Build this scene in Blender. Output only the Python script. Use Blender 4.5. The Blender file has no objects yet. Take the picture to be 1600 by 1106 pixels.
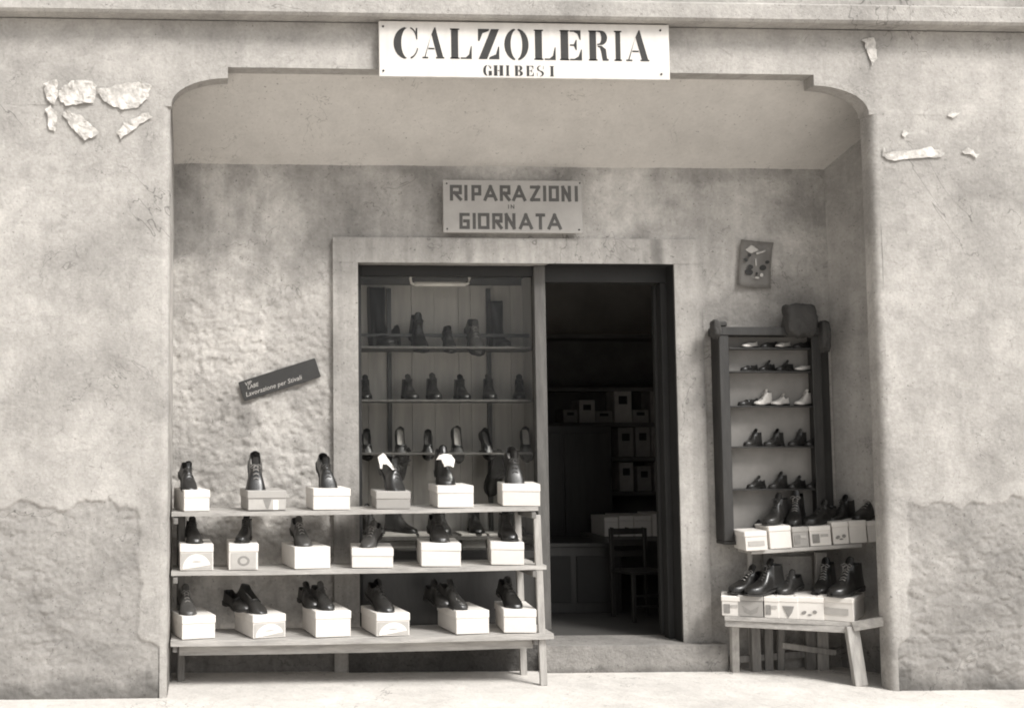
import bpy, bmesh, math, random
from mathutils import Vector, Matrix, noise
R = math.radians
random.seed(7)
scene = bpy.context.scene
COL = scene.collection

# ------------------------------------------------------------------ camera
CAM = Vector((.2106, -5.7165, 1.2271)); YAW, PITCH, ROLL = .0443, .076, .0003
FPX, PPX, PPY = 1892.75, 417.47, 529.96            # in photo pixels (1600 x 1106)
cam = bpy.data.cameras.new('camera'); camo = bpy.data.objects.new('camera', cam); COL.objects.link(camo)
cam.sensor_width = 36; cam.lens = 36*FPX/1600
cam.shift_x = (800-PPX)/1600; cam.shift_y = (PPY-553)/1600
camo.location = CAM; camo.rotation_euler = (math.pi/2+PITCH, ROLL, -YAW)
cam.clip_end = 500
scene.camera = camo

# ------------------------------------------------------------------ light
w = bpy.data.worlds.new('World'); scene.world = w; w.use_nodes = True
nt = w.node_tree; nt.nodes.clear()
sky = nt.nodes.new('ShaderNodeTexSky'); sky.sky_type = 'NISHITA'; sky.sun_disc = False
sky.sun_elevation = R(48); sky.sun_rotation = R(142); sky.dust_density = 4
hs = nt.nodes.new('ShaderNodeHueSaturation'); hs.inputs['Saturation'].default_value = .0    # black and white film
bg = nt.nodes.new('ShaderNodeBackground'); bg.inputs[1].default_value = .115
wo = nt.nodes.new('ShaderNodeOutputWorld')
nt.links.new(sky.outputs[0], hs.inputs['Color']); nt.links.new(hs.outputs[0], bg.inputs[0]); nt.links.new(bg.outputs[0], wo.inputs[0])
sun = bpy.data.lights.new('sun', 'SUN'); sun.energy = 2.5; sun.angle = R(16); sun.color = (1, .975, .94)
suno = bpy.data.objects.new('sun', sun); COL.objects.link(suno)
sd = Vector((-.42, .55, -.74))                     # travelling direction of the light
suno.rotation_euler = sd.to_track_quat('-Z', 'Y').to_euler()
vs = scene.view_settings
vs.view_transform = 'Standard'; vs.look = 'None'; vs.gamma = 1; vs.use_curve_mapping = False
vs.exposure = .58
scene.cycles.filter_width = 1.9
scene.cycles.max_bounces = 10; scene.cycles.diffuse_bounces = 6

# ------------------------------------------------------------------ helpers
def at(u, v, Y=None, Z=None):
    "world point on the plane Y (or Z) seen at a spot of the survey photo"
    x = (u-PPX)/FPX; z = -(v-PPY)/FPX; y = 1.
    x, z = x*math.cos(ROLL)+z*math.sin(ROLL), -x*math.sin(ROLL)+z*math.cos(ROLL)
    y, z = y*math.cos(PITCH)-z*math.sin(PITCH), y*math.sin(PITCH)+z*math.cos(PITCH)
    x, y = x*math.cos(YAW)+y*math.sin(YAW), -x*math.sin(YAW)+y*math.cos(YAW)
    d = Vector((x, y, z)); t = (Y-CAM.y)/d.y if Y is not None else (Z-CAM.z)/d.z
    return CAM+d*t
def tone(g):                                       # warm grey of a toned print
    return (g, g*.950, g*.888, 1)
MATS = {}
def mat(name, g, rough=.8, var=.15, scale=6, bump=0, bscale=40, coat=0, metal=0, detail=4, g2=None, stretch=None):
    if name in MATS: return MATS[name]
    m = bpy.data.materials.new(name); m.use_nodes = True; MATS[name] = m
    n = m.node_tree; b = n.nodes['Principled BSDF']; L = n.links
    tc = n.nodes.new('ShaderNodeTexCoord'); src = tc.outputs['Object']
    if stretch:
        mp = n.nodes.new('ShaderNodeMapping'); mp.inputs['Scale'].default_value = stretch
        L.new(src, mp.inputs[0]); src = mp.outputs[0]
    nz = n.nodes.new('ShaderNodeTexNoise'); nz.inputs['Scale'].default_value = scale; nz.inputs['Detail'].default_value = detail
    nz.inputs['Roughness'].default_value = .65; L.new(src, nz.inputs['Vector'])
    cr = n.nodes.new('ShaderNodeValToRGB'); cr.color_ramp.elements[0].position = .3; cr.color_ramp.elements[1].position = .7
    cr.color_ramp.elements[0].color = tone(g*(1-var)); cr.color_ramp.elements[1].color = tone((g2 or g)*(1+var))
    L.new(nz.outputs[0], cr.inputs[0]); L.new(cr.outputs[0], b.inputs['Base Color'])
    b.inputs['Roughness'].default_value = rough; b.inputs['Metallic'].default_value = metal
    b.inputs['Coat Weight'].default_value = coat; b.inputs['Coat Roughness'].default_value = .25
    if bump:
        n2 = n.nodes.new('ShaderNodeTexNoise'); n2.inputs['Scale'].default_value = bscale; n2.inputs['Detail'].default_value = 5
        L.new(src, n2.inputs['Vector'])
        bp = n.nodes.new('ShaderNodeBump'); bp.inputs['Strength'].default_value = bump; bp.inputs['Distance'].default_value = .01
        L.new(n2.outputs[0], bp.inputs['Height']); L.new(bp.outputs[0], b.inputs['Normal'])
    return m
def plaster(name, g, gp, var=.12, mott=.25, bump=.5, streak=.0):
    "weathered plaster; attribute peel (0..1) blends in the darker mortar that shows where the skin has come off"
    m = bpy.data.materials.new(name); m.use_nodes = True; MATS[name] = m
    n = m.node_tree; b = n.nodes['Principled BSDF']; L = n.links; N = n.nodes.new
    tc = N('ShaderNodeTexCoord')
    def ns(scale, detail=6, rough=.6, dist=0, st=None):
        t = N('ShaderNodeTexNoise'); t.inputs['Scale'].default_value = scale; t.inputs['Detail'].default_value = detail
        t.inputs['Roughness'].default_value = rough; t.inputs['Distortion'].default_value = dist
        if st:
            mp = N('ShaderNodeMapping'); mp.inputs['Scale'].default_value = st; L.new(tc.outputs['Object'], mp.inputs[0]); L.new(mp.outputs[0], t.inputs['Vector'])
        else: L.new(tc.outputs['Object'], t.inputs['Vector'])
        return t.outputs[0]
    def ramp(src, a, bb, lo, hi):
        r = N('ShaderNodeMapRange'); r.inputs[1].default_value = a; r.inputs[2].default_value = bb; r.inputs[3].default_value = lo; r.inputs[4].default_value = hi
        L.new(src, r.inputs[0]); return r.outputs[0]
    def mul(a, c):
        q = N('ShaderNodeMath'); q.operation = 'MULTIPLY'; L.new(a, q.inputs[0]); L.new(c, q.inputs[1]); return q.outputs[0]
    v = ramp(ns(1.9, 5, .55, .4), .3, .7, 1-mott, 1+mott*.45)
    v = mul(v, ramp(ns(9, 8, .7, .6), .3, .7, 1-var, 1+var*.6))
    v = mul(v, ramp(ns(60, 3, .6), .3, .7, 1-var*.5, 1+var*.4))
    v = mul(v, ramp(ns(23, 5, .7, 1.2), .58, .72, 1, 1-var*1.3))          # small stains
    if streak: v = mul(v, ramp(ns(4, 6, .6, .3, (5, 5, .55)), .35, .7, 1-streak, 1+streak*.4))
    def crack(scale, wdt, depth, thr):
        a = N('ShaderNodeMath'); a.operation = 'SUBTRACT'; L.new(ns(scale, 5, .62, .8), a.inputs[0]); a.inputs[1].default_value = .5
        c = N('ShaderNodeMath'); c.operation = 'ABSOLUTE'; L.new(a.outputs[0], c.inputs[0])
        k = ramp(c.outputs[0], 0, wdt, 0, 1); g_ = ramp(ns(scale*.9+.37, 2), thr, thr+.06, 1, 0)
        q = N('ShaderNodeMath'); q.operation = 'MAXIMUM'; L.new(k, q.inputs[0]); L.new(g_, q.inputs[1])
        return ramp(q.outputs[0], 0, 1, depth, 1)
    v = mul(v, crack(1.3, .0035, .45, .52)); v = mul(v, crack(2.9, .005, .6, .56))
    v = mul(v, ramp(ns(75, 2, .5), .68, .74, 1, .55))                  # nail holes and grit
    at_ = N('ShaderNodeAttribute'); at_.attribute_name = 'peel'
    mx = N('ShaderNodeMix'); mx.data_type = 'RGBA'
    mx.inputs[6].default_value = tone(g); mx.inputs[7].default_value = tone(gp); L.new(at_.outputs['Fac'], mx.inputs[0])
    at2 = N('ShaderNodeAttribute'); at2.attribute_name = 'stain_dark'
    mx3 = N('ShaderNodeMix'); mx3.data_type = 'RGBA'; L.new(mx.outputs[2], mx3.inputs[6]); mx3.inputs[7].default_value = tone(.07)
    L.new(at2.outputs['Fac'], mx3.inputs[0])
    mm = N('ShaderNodeMix'); mm.data_type = 'RGBA'; mm.blend_type = 'MULTIPLY'; mm.inputs[0].default_value = 1
    L.new(mx3.outputs[2], mm.inputs[6]); L.new(v, mm.inputs[7]); L.new(mm.outputs[2], b.inputs['Base Color'])
    b.inputs['Roughness'].default_value = .92; b.inputs['Specular IOR Level'].default_value = .2
    ad = N('ShaderNodeMath'); ad.operation = 'ADD'; L.new(ns(38, 8, .7, .3), ad.inputs[0]); L.new(ramp(ns(12, 4, .6), 0, 1, 0, 1.6), ad.inputs[1])
    bp = N('ShaderNodeBump'); bp.inputs['Strength'].default_value = bump; bp.inputs['Distance'].default_value = .012
    L.new(ad.outputs[0], bp.inputs['Height']); L.new(bp.outputs[0], b.inputs['Normal'])
    return m

def link(name, me, m=None, parent=None):
    o = bpy.data.objects.new(name, me); COL.objects.link(o)
    if m and me is not None and not me.materials: me.materials.append(m)
    if parent: o.parent = parent
    return o
def tagit(o, label=None, cat=None, group=None, kind=None):
    for k, x in (('label', label), ('category', cat), ('group', group), ('kind', kind)):
        if x: o[k] = x
    return o
def thing(name, label, cat, loc=(0, 0, 0), rot=(0, 0, 0), group=None):
    o = bpy.data.objects.new(name, None); COL.objects.link(o); o.empty_display_size = .05
    o.location = loc; o.rotation_euler = rot
    return tagit(o, label, cat, group)
def mesh(name, vs_, fs, smooth=False):
    me = bpy.data.meshes.new(name); me.from_pydata([tuple(v) for v in vs_], [], fs); me.update()
    if smooth: me.polygons.foreach_set('use_smooth', [True]*len(me.polygons))
    return me
def bm_mesh(bm, name, smooth=False):
    bmesh.ops.recalc_face_normals(bm, faces=bm.faces)
    me = bpy.data.meshes.new(name); bm.to_mesh(me); bm.free()
    if smooth: me.polygons.foreach_set('use_smooth', [True]*len(me.polygons))
    return me
def bm_box(bm, lo, hi, bev=0, rot=None, piv=None):
    lo = Vector(lo); hi = Vector(hi); c = (lo+hi)/2; s = hi-lo
    t = bmesh.new(); bmesh.ops.create_cube(t, size=1)
    for v in t.verts: v.co = Vector((v.co.x*s.x, v.co.y*s.y, v.co.z*s.z))
    if bev: bmesh.ops.bevel(t, geom=t.edges[:], offset=bev, segments=1, affect='EDGES')
    M = Matrix.Translation(c)
    if rot: M = Matrix.Translation(Vector(piv or c)) @ rot @ Matrix.Translation(-Vector(piv or c)) @ M
    bmesh.ops.transform(t, matrix=M, verts=t.verts)
    me = bpy.data.meshes.new('tmp'); t.to_mesh(me); t.free(); bm.from_mesh(me); bpy.data.meshes.remove(me)
def box(name, lo, hi, m, parent=None, bev=.002, rot=None, piv=None):
    bm = bmesh.new(); bm_box(bm, lo, hi, bev, rot, piv); return link(name, bm_mesh(bm, name), m, parent)
def bar(name, a, b, wx, wz, m, parent=None, bev=.002, up=(0, 0, 1)):
    "squared timber from a to b"
    a = Vector(a); b = Vector(b); d = (b-a); ln = d.length; d.normalize()
    up = Vector(up)
    if abs(d.dot(up)) > .9: up = Vector((0, 1, 0))
    x = d.cross(up).normalized(); z = x.cross(d)
    bm = bmesh.new(); bm_box(bm, (-wx/2, 0, -wz/2), (wx/2, ln, wz/2), bev)
    M = Matrix((( x.x, d.x, z.x, a.x), (x.y, d.y, z.y, a.y), (x.z, d.z, z.z, a.z), (0, 0, 0, 1)))
    bm.transform(M); return link(name, bm_mesh(bm, name), m, parent)
def tube_into(bm, pts, r, seg=6):
    pts = [Vector(p) for p in pts]; rings = []
    for i, p in enumerate(pts):
        d = (pts[min(i+1, len(pts)-1)]-pts[max(i-1, 0)]).normalized()
        u = Vector((0, 0, 1)) if abs(d.z) < .9 else Vector((1, 0, 0))
        x = d.cross(u).normalized(); y = x.cross(d); rr = r[i] if isinstance(r, (list, tuple)) else r
        rings.append([bm.verts.new(p+x*rr*math.cos(a*2*math.pi/seg)+y*rr*math.sin(a*2*math.pi/seg)) for a in range(seg)])
    for i in range(len(rings)-1):
        for k in range(seg): bm.faces.new((rings[i][k], rings[i][(k+1) % seg], rings[i+1][(k+1) % seg], rings[i+1][k]))
    bm.faces.new(rings[0]); bm.faces.new(rings[-1][::-1])
def polys(name, ps, m, parent, depth=.0012, M=None):
    "flat print: polygons in the XZ plane, a hair thick, front face at y=-depth"
    vs_, fs = [], []
    for p in ps:
        k = len(vs_); n = len(p)
        ar = sum(p[i][0]*p[(i+1) % n][1]-p[(i+1) % n][0]*p[i][1] for i in range(n))
        if ar < 0: p = p[::-1]
        vs_ += [Vector((x, -depth, z)) for x, z in p]+[Vector((x, .0002, z)) for x, z in p]
        fs.append(tuple(range(k, k+n)))
        for i in range(n): j = (i+1) % n; fs.append((k+j, k+i, k+n+i, k+n+j))
    if M: vs_ = [M @ v for v in vs_]
    return link(name, mesh(name, vs_, fs), m, parent)
def lerp(tab, t):
    for (a, x), (b, y) in zip(tab, tab[1:]):
        if t <= b:
            k = (t-a)/(b-a) if b > a else 0; k = k*k*(3-2*k)*.5+k*.5
            return x+(y-x)*k
    return tab[-1][1]
def fbm(p, s, o=4, off=0):
    v = 0; a = 1; tot = 0
    for i in range(o):
        v += a*noise.noise(Vector((p[0]*s+off, p[1]*s+off*1.7, p[2]*s-off))); tot += a; a *= .52; s *= 2.1
    return v/tot
def sstep(a, b, x):
    t = max(0, min(1, (x-a)/(b-a))); return t*t*(3-2*t)
def relief(name, m, parent, org, du, dv, nu, nv, hfn, skip=None, kind=None):
    "grid over org + i*du + j*dv pushed along its normal by real relief; hfn -> (height, peel, stain)"
    du = Vector(du); dv = Vector(dv); org = Vector(org); nrm = du.cross(dv).normalized()
    vs_, pe, st = [], [], []
    for j in range(nv+1):
        for i in range(nu+1):
            p = org+du*i+dv*j; h, q, s = hfn(p); vs_.append(p+nrm*h); pe.append(q); st.append(s)
    fs = []
    for j in range(nv):
        for i in range(nu):
            if skip:
                c = org+du*(i+.5)+dv*(j+.5)
                if skip(c): continue
            a = j*(nu+1)+i; fs.append((a, a+1, a+nu+2, a+nu+1))
    me = mesh(name, vs_, fs, True)
    for nm, arr in (('peel', pe), ('stain_dark', st)):
        A = me.attributes.new(nm, 'FLOAT', 'POINT'); A.data.foreach_set('value', arr)
    return link(name, me, m, parent)

# ------------------------------------------------------------------ materials
M_PIL = plaster('pale_plaster', .42, .325, var=.2, mott=.3, bump=.45, streak=.05)
M_BACK = plaster('recess_plaster', .52, .44, var=.2, mott=.42, bump=.5, streak=.1)
M_SIDE = plaster('side_plaster', .40, .37, var=.16, mott=.2, bump=.4, streak=.1)
M_CEIL = plaster('ceiling_plaster', .56, .56, var=.08, mott=.12, bump=.15)
M_STONE = plaster('door_surround_render', .40, .34, var=.16, mott=.28, bump=.35, streak=.2)
M_STEP = plaster('step_cement', .30, .3, var=.2, mott=.3, bump=.7)
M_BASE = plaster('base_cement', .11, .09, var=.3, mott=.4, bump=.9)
M_GROUND = plaster('street_cement', .64, .45, var=.14, mott=.16, bump=.5)
M_WOOD = mat('raw_grey_wood', .36, .75, .28, 5, .35, 40, stretch=(1.2, 9, 9), detail=7)
M_WOODV = mat('raw_grey_wood_upright', .35, .75, .28, 5, .35, 40, stretch=(9, 9, 1.2), detail=7)
M_WOODD = mat('weathered_wood_upright', .17, .8, .3, 5, .35, 40, stretch=(9, 9, 1.2), detail=7)
M_POSTW = mat('brown_post_wood', .10, .75, .3, 5, .3, 40, stretch=(9, 9, 1.2), detail=7)
M_BRD = mat('pale_back_board', .44, .7, .16, 3, .1, 30, stretch=(7, 7, .8), detail=6)
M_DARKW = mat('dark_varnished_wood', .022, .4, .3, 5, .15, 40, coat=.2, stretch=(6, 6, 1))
M_FRAME = mat('dark_painted_frame', .014, .7, .25, 5, .12, 30)
M_CASE = mat('case_stained_wood', .03, .5, .35, 4, .2, 30, stretch=(6, 6, 1))
M_CASEB = mat('case_backing', .22, .8, .2, 4, .1, 30)
M_BOX = mat('white_card', .66, .65, .08, 4, .08, 60)
M_BOXL = mat('white_card_lid', .70, .6, .07, 4, .08, 60)
M_BOXG = mat('grey_card', .30, .7, .06, 5, .08, 60)
M_BOXGL = mat('grey_card_lid', .35, .7, .06, 5, .08, 60)
M_INK = mat('dark_ink', .022, .7, .2, 30)
M_INKG = mat('grey_ink', .22, .7, .2, 30)
M_INKL = mat('light_grey_ink', .40, .7, .08, 30)
M_INKW = mat('white_ink', .78, .7, .04, 30)
M_LEA = mat('black_leather', .014, .36, .3, 12, .12, 120, coat=.25)
M_LEB = mat('brown_leather', .024, .38, .35, 12, .15, 120, coat=.2)
M_LEG = mat('worn_grey_leather', .05, .45, .3, 12, .2, 100, coat=.2)
M_LEW = mat('white_leather', .62, .45, .08, 12, .1, 100)
M_SOLE = mat('dark_rubber', .03, .6, .3, 20, .1, 80)
M_LIN = mat('pale_lining', .42, .75, .15, 20)
M_LIND = mat('dark_lining', .07, .8, .2, 20)
M_LACE = mat('dark_lace', .06, .8, .1, 60)
M_LACEW = mat('pale_lace', .26, .8, .1, 60)
M_PAPER = mat('white_paper', .66, .8, .04, 8, .2, 30)
M_CLOTH = mat('dark_canvas', .045, .9, .3, 7, .5, 50)
M_SIGN = mat('sign_white_paint', .62, .55, .09, 5, .06, 30, stretch=(3, 3, 1))
M_SIGN2 = mat('sign_dull_paint', .33, .7, .08, 9, .1, 40)
M_SIGN2T = mat('sign_brown_paint', .075, .7, .15, 30)
M_METALD = mat('black_enamel', .022, .5, .2, 9)
M_TUBE = mat('milky_glass_tube', .85, .3, .02, 5)
M_INT = mat('interior_wall_paint', .55, .9, .2, 2)
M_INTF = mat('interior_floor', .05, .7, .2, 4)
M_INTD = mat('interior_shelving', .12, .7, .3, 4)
M_CART = mat('brown_carton', .3, .8, .25, 9)
M_CART2 = mat('grey_carton', .5, .8, .2, 9)
M_POST = mat('poster_paper', .3, .75, .12, 7, .1, 50)
M_TORN = mat('torn_poster_paper', .38, .85, .35, 14, .8, 40, g2=.55)
gl = bpy.data.materials.new('window_glass'); gl.use_nodes = True; n = gl.node_tree; n.nodes.clear()
o_ = n.nodes.new('ShaderNodeOutputMaterial'); tr = n.nodes.new('ShaderNodeBsdfTransparent'); gs = n.nodes.new('ShaderNodeBsdfGlossy'); gs.inputs['Roughness'].default_value = .01
tr.inputs[0].default_value = (.95, .95, .94, 1); fr = n.nodes.new('ShaderNodeFresnel'); fr.inputs[0].default_value = 1.5
nz = n.nodes.new('ShaderNodeTexNoise'); nz.inputs['Scale'].default_value = 2.5; bpn = n.nodes.new('ShaderNodeBump'); bpn.inputs['Strength'].default_value = .03
n.links.new(nz.outputs[0], bpn.inputs['Height']); n.links.new(bpn.outputs[0], gs.inputs['Normal'])
mxs = n.nodes.new('ShaderNodeMixShader'); hf = n.nodes.new('ShaderNodeMath'); hf.operation = 'MULTIPLY'; hf.inputs[1].default_value = .35; n.links.new(fr.outputs[0], hf.inputs[0]); n.links.new(hf.outputs[0], mxs.inputs[0]); n.links.new(tr.outputs[0], mxs.inputs[1]); n.links.new(gs.outputs[0], mxs.inputs[2]); n.links.new(mxs.outputs[0], o_.inputs[0])
M_GLASS = gl

# ------------------------------------------------------------------ the setting
W = 3.43; D = .594
me = mesh('street', [(-60, -80, 0), (60, -80, 0), (60, 40, 0), (-60, 40, 0)], [(0, 1, 2, 3)])
tagit(link('street', me, M_GROUND), kind='structure')
BLD = thing('shop_building', 'pale plastered shop front with an arched porch recess and a dark doorway', 'building')

# pillars: smooth skin, peeled rough foot with a ragged upper edge
def pillar_h(side):
    def f(p):
        x, z = p.x, p.z
        u = -x if side < 0 else x-W                        # distance from the opening edge
        top = .885+.05*fbm((x*3, z, 0), 2, 3, 3+side)+.03*fbm((x*14, 0, 0), 1, 2, 5)
        inner = (.13 if side < 0 else .10)+.03*fbm((0, z*6, 0), 1, 3, 9+side)
        if z < .3: inner += (-.13 if side < 0 else -.08)*sstep(.3, .16, z+.05*fbm((x*8, 0, 0), 1, 2))
        fe = .012+.05*max(0, fbm((x*2, z*5, 7), 1, 2))
        rag = .045*fbm((x*11, 3, z*11), 1, 4, 11)
        q = sstep(-.006, .006, (top-z)+rag)*sstep(-.006, fe, u-inner+rag*.8)
        sm = .0045*fbm(p, 3, 3)+.0016*fbm(p, 14, 4)
        ridge = 1-abs(fbm((x*8, 3, z*13), 1, 4, 20))*2.6
        fl = .35+.65*sstep(-.1, .3, fbm((x*3, 0, z*3), 1, 3, 61))
        rg = -.006-.006*fl*sstep(.6, 1, ridge)+fl*(.014*fbm((x*6, 0, z*9), 1, 4, 4)+.009*fbm((x*22, 0, z*30), 1, 4, 8))+.004*fbm(p, 60, 2, 8)
        edge = 0
        stain_dark = 0
        if z < .2: stain_dark = .8*sstep(.12, .0, z+.12*fbm((x*5, z*5, 3), 1, 3)-(.0 if u > .1 else .03))
        return (1-q)*(sm+edge)+q*rg, q, stain_dark*.8
    return f
res = .0075
for side, x0, x1 in ((-1, -1.05, -.035), (1, W+.035, 4.5)):
    nx = int((x1-x0)/res); nz_ = int(2.779/res)
    p = relief('pillar', M_PIL, BLD, (x0, 0, 0), ((x1-x0)/nx, 0, 0), (0, 0, 2.779/nz_), nx, nz_, pillar_h(side))
    tagit(p, ('left' if side < 0 else 'right')+' pillar with smooth pale plaster above a ragged peeled foot')
    # rounded arris and reveal
    vs_, fs = [], []; X = 0 if side < 0 else W; ex = X+side*.035
    prof = [(ex, 0)]+[(ex-side*.035*math.sin(a*math.pi/12), .035*(1-math.cos(a*math.pi/12))) for a in range(1, 7)]+[(X, .085)]
    nzz = 120
    for j in range(nzz+1):
        z = 2.779*j/nzz
        for k, (a, b) in enumerate(prof):
            h = .003*fbm((a*5, b*5, z*4), 2, 3)+.0012*fbm((a*5, b*5, z*30), 1, 2); vs_.append((a-side*h*(k > 0), b-h*(k < 6 and k > 0), z))
    np_ = len(prof)
    for j in range(nzz):
        for k in range(np_-1): fs.append((j*np_+k, j*np_+k+1, (j+1)*np_+k+1, (j+1)*np_+k))
    me = mesh('pillar_edge', vs_, fs, True); link('pillar_edge', me, M_PIL, BLD)

# lintel beam with stepped, rounded corners
def arch_pts():
    P = [(-.035, 2.779), (.004, 2.779)]
    P += [(.276-.272*math.cos(a*math.pi/2/14), 2.785+.135*math.sin(a*math.pi/2/14)) for a in range(0, 15)]
    P += [(.276, 2.974)]
    return P
L_ = arch_pts(); R_ = [(W-x, z) for x, z in L_][::-1]
bot = [(-1.05, 2.779)]+L_+R_+[(4.5, 2.779)]
top_z = 3.20
bm = bmesh.new()
# front strip between the lower outline and the top line, cut in columns so that light noise relief is possible
xs = sorted(set([round(x, 5) for x, z in bot]+[round(-1.05+i*.05, 5) for i in range(112)]))
def bot_at(x, side):
    best = None
    for (a, za), (b, zb) in zip(bot, bot[1:]):
        if abs(a-b) < 1e-6: continue
        if side > 0 and a-1e-6 <= x < b-1e-6: return za+(zb-za)*(x-a)/(b-a)
        if side < 0 and a+1e-6 < x <= b+1e-6: return za+(zb-za)*(x-a)/(b-a)
    return 2.779
def fy(x, z): return .003*fbm((x, 0, z), 3, 3)
for x0, x1 in zip(xs, xs[1:]):
    z0 = bot_at(x0, 1); z1 = bot_at(x1, -1); k = 4
    for j in range(k):
        q = [(x0, z0+(top_z-z0)*j/k), (x1, z1+(top_z-z1)*j/k), (x1, z1+(top_z-z1)*(j+1)/k), (x0, z0+(top_z-z0)*(j+1)/k)]
        bm.faces.new([bm.verts.new((x, -fy(x, z)*sstep(0, 1, j+1 if 0 else 1), z)) for x, z in q])
bmesh.ops.remove_doubles(bm, verts=bm.verts, dist=1e-5)
link('arch_beam', bm_mesh(bm, 'arch_beam'), M_PIL, BLD)
vs_, fs = [], []
for x, z in bot: vs_ += [(x, -fy(x, z), z), (x, .10, z)]
for i in range(len(bot)-1): fs.append((2*i, 2*i+1, 2*i+3, 2*i+2))
k = len(vs_)
link('arch_soffit', mesh('arch_soffit', vs_, fs), M_SIDE, BLD)
# ceiling of the porch, sloping down to the back
def ceil_h(p): return (.003*fbm(p, 3, 3)+.0015*fbm((p.x*2, p.y*14, 0), 1, 3), 0, 0)
relief('porch_ceiling', M_CEIL, BLD, (-.05, .096, 2.979), (0, (D-.086)/30, (2.628-2.979)/30), (3.95/160, 0, 0), 30, 160, ceil_h)
box('beam_core', (-1.05, .012, 2.985), (4.5, .09, 3.2), M_CEIL, BLD)
# added string course that throws shade on the wall and sign; upper wall
bm = bmesh.new(); bm_box(bm, (-4, -.10, 3.205), (8, .1, 3.30), .012); bm_box(bm, (-4, -.06, 3.301), (8, .1, 3.36), .01)
link('added_course', bm_mesh(bm, 'added_course'), M_PIL, BLD)
box('upper_wall', (-4, .0, 3.361), (8, .1, 6.5), M_PIL, BLD)
box('outer_wall', (-4, .0, 0), (-1.051, .1, 3.204), M_PIL, BLD)
box('outer_wall', (4.501, .0, 0), (8, .1, 3.204), M_PIL, BLD)

# back wall of the recess
JL, DL, DR, JR, LT, LH = .834, .966, 2.653, 2.803, 2.245, 2.112
def back_rough(p):
    x, z = p.x, p.z
    if True:
        am = .45+.55*sstep(2.2, 1.7, z)
        lump = abs(fbm((x*9, 0, z*11), 1, 4, 12))
        pit = sstep(.10, .42, fbm((x*26, 0, z*30), 1, 3, 3))
        h = am*(.014*(lump-.3)+.010*fbm(p, 14, 4, 2)+.008*fbm(p, 34, 3, 6)-.008*pit)
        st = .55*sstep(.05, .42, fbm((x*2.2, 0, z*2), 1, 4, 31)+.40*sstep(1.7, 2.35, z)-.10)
        st += .9*sstep(.24, .12, z+.09*fbm(p, 7, 3))  # darker towards the foot of the rough wall
        return h, .25+lump*.5, min(st, .8)*.75
def back_smooth(p):
    x, z = p.x, p.z
    h = .005*fbm(p, 5, 4, 2)+.003*fbm(p, 22, 3, 6)
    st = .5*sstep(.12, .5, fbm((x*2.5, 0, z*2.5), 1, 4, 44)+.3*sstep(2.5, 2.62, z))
    if x > JR: st += .3*sstep(.35, .1, z+.1*fbm(p, 6, 3))
    return h, .5, min(.8, st*.7)
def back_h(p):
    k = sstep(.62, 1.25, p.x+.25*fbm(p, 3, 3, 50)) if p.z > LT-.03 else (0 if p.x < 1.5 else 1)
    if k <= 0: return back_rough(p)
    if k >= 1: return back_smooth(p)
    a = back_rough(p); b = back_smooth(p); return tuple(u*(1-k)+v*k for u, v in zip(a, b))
nx = int(3.56/.0085); nz_ = int(2.66/.0085)
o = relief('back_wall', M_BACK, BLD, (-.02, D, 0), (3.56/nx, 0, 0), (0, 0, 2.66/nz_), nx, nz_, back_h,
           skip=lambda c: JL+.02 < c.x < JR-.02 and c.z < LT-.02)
def side_h(p): return (.004*fbm(p, 5, 4, 2)+.002*fbm(p, 25, 3, 6), .3, .5*sstep(.3, .08, p.z+.1*fbm(p, 5, 3))+.3*sstep(.1, .5, fbm(p, 2.5, 4, 9)))
relief('side_wall', M_BACK, BLD, (0, D, 0), (0, -(D-.035)/30, 0), (0, 0, 2.9/140), 30, 140, side_h)
relief('side_wall', M_SIDE, BLD, (3.80, .09, 0), (-.30/40, (D-.09)/40, 0), (0, 0, 2.95/180), 40, 180, side_h)
for x0, x1 in ((W, 3.85),): box('pillar_back', (x0+.001, .086, 0), (x1+.6, .095, 2.95), M_SIDE, BLD)

# door surround and step
def trim_h(p): return (.003*fbm(p, 6, 4, 3)+.0016*fbm(p, 30, 3), .2, .55*sstep(.16, .5, fbm((p.x*4, 0, p.z*1.6), 1, 4, 17)))
def trim(name, x0, x1, z0, z1, y):
    nx = max(4, int((x1-x0)/.012)); nz2 = max(4, int((z1-z0)/.012))
    relief(name, M_STONE, BLD, (x0, y, z0), ((x1-x0)/nx, 0, 0), (0, 0, (z1-z0)/nz2), nx, nz2, trim_h)
SF = .568
trim('door_jamb', JL, DL, .0, LH, SF); trim('door_jamb', DR, JR, .0, LH, SF); trim('door_lintel', JL, JR, LH, LT, SF-.002)
for x in (JL, DR): box('jamb_core', (x+.001, SF+.004, 0), (x+(DL-JL if x == JL else JR-DR)-.001, .80, LT-.003), M_STONE, BLD, .001)
box('lintel_core', (DL, SF+.004, LH+.002), (DR, .80, LT-.003), M_STONE, BLD, .001)
def step_h(p): return (.006*fbm(p, 7, 4, 3)+.003*fbm(p, 30, 3), 0, .5*sstep(.05, .0, p.z+.04*fbm(p, 8, 3))+.35*sstep(.1, .4, fbm(p, 6, 4, 8)))
relief('step_front', M_STEP, BLD, (1.905, .50, 0), (.95/80, 0, 0), (0, 0, .137/14), 80, 14, step_h)
box('step_body', (1.905, .508, 0), (2.853, .82, .136), M_STEP, BLD, .006)
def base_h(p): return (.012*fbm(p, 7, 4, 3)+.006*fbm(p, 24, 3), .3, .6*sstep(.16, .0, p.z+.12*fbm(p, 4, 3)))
relief('window_base', M_BASE, BLD, (DL-.06, .562, 0), ((1.904-DL+.06)/90, 0, 0), (0, 0, .19/20), 90, 20, base_h)
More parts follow.
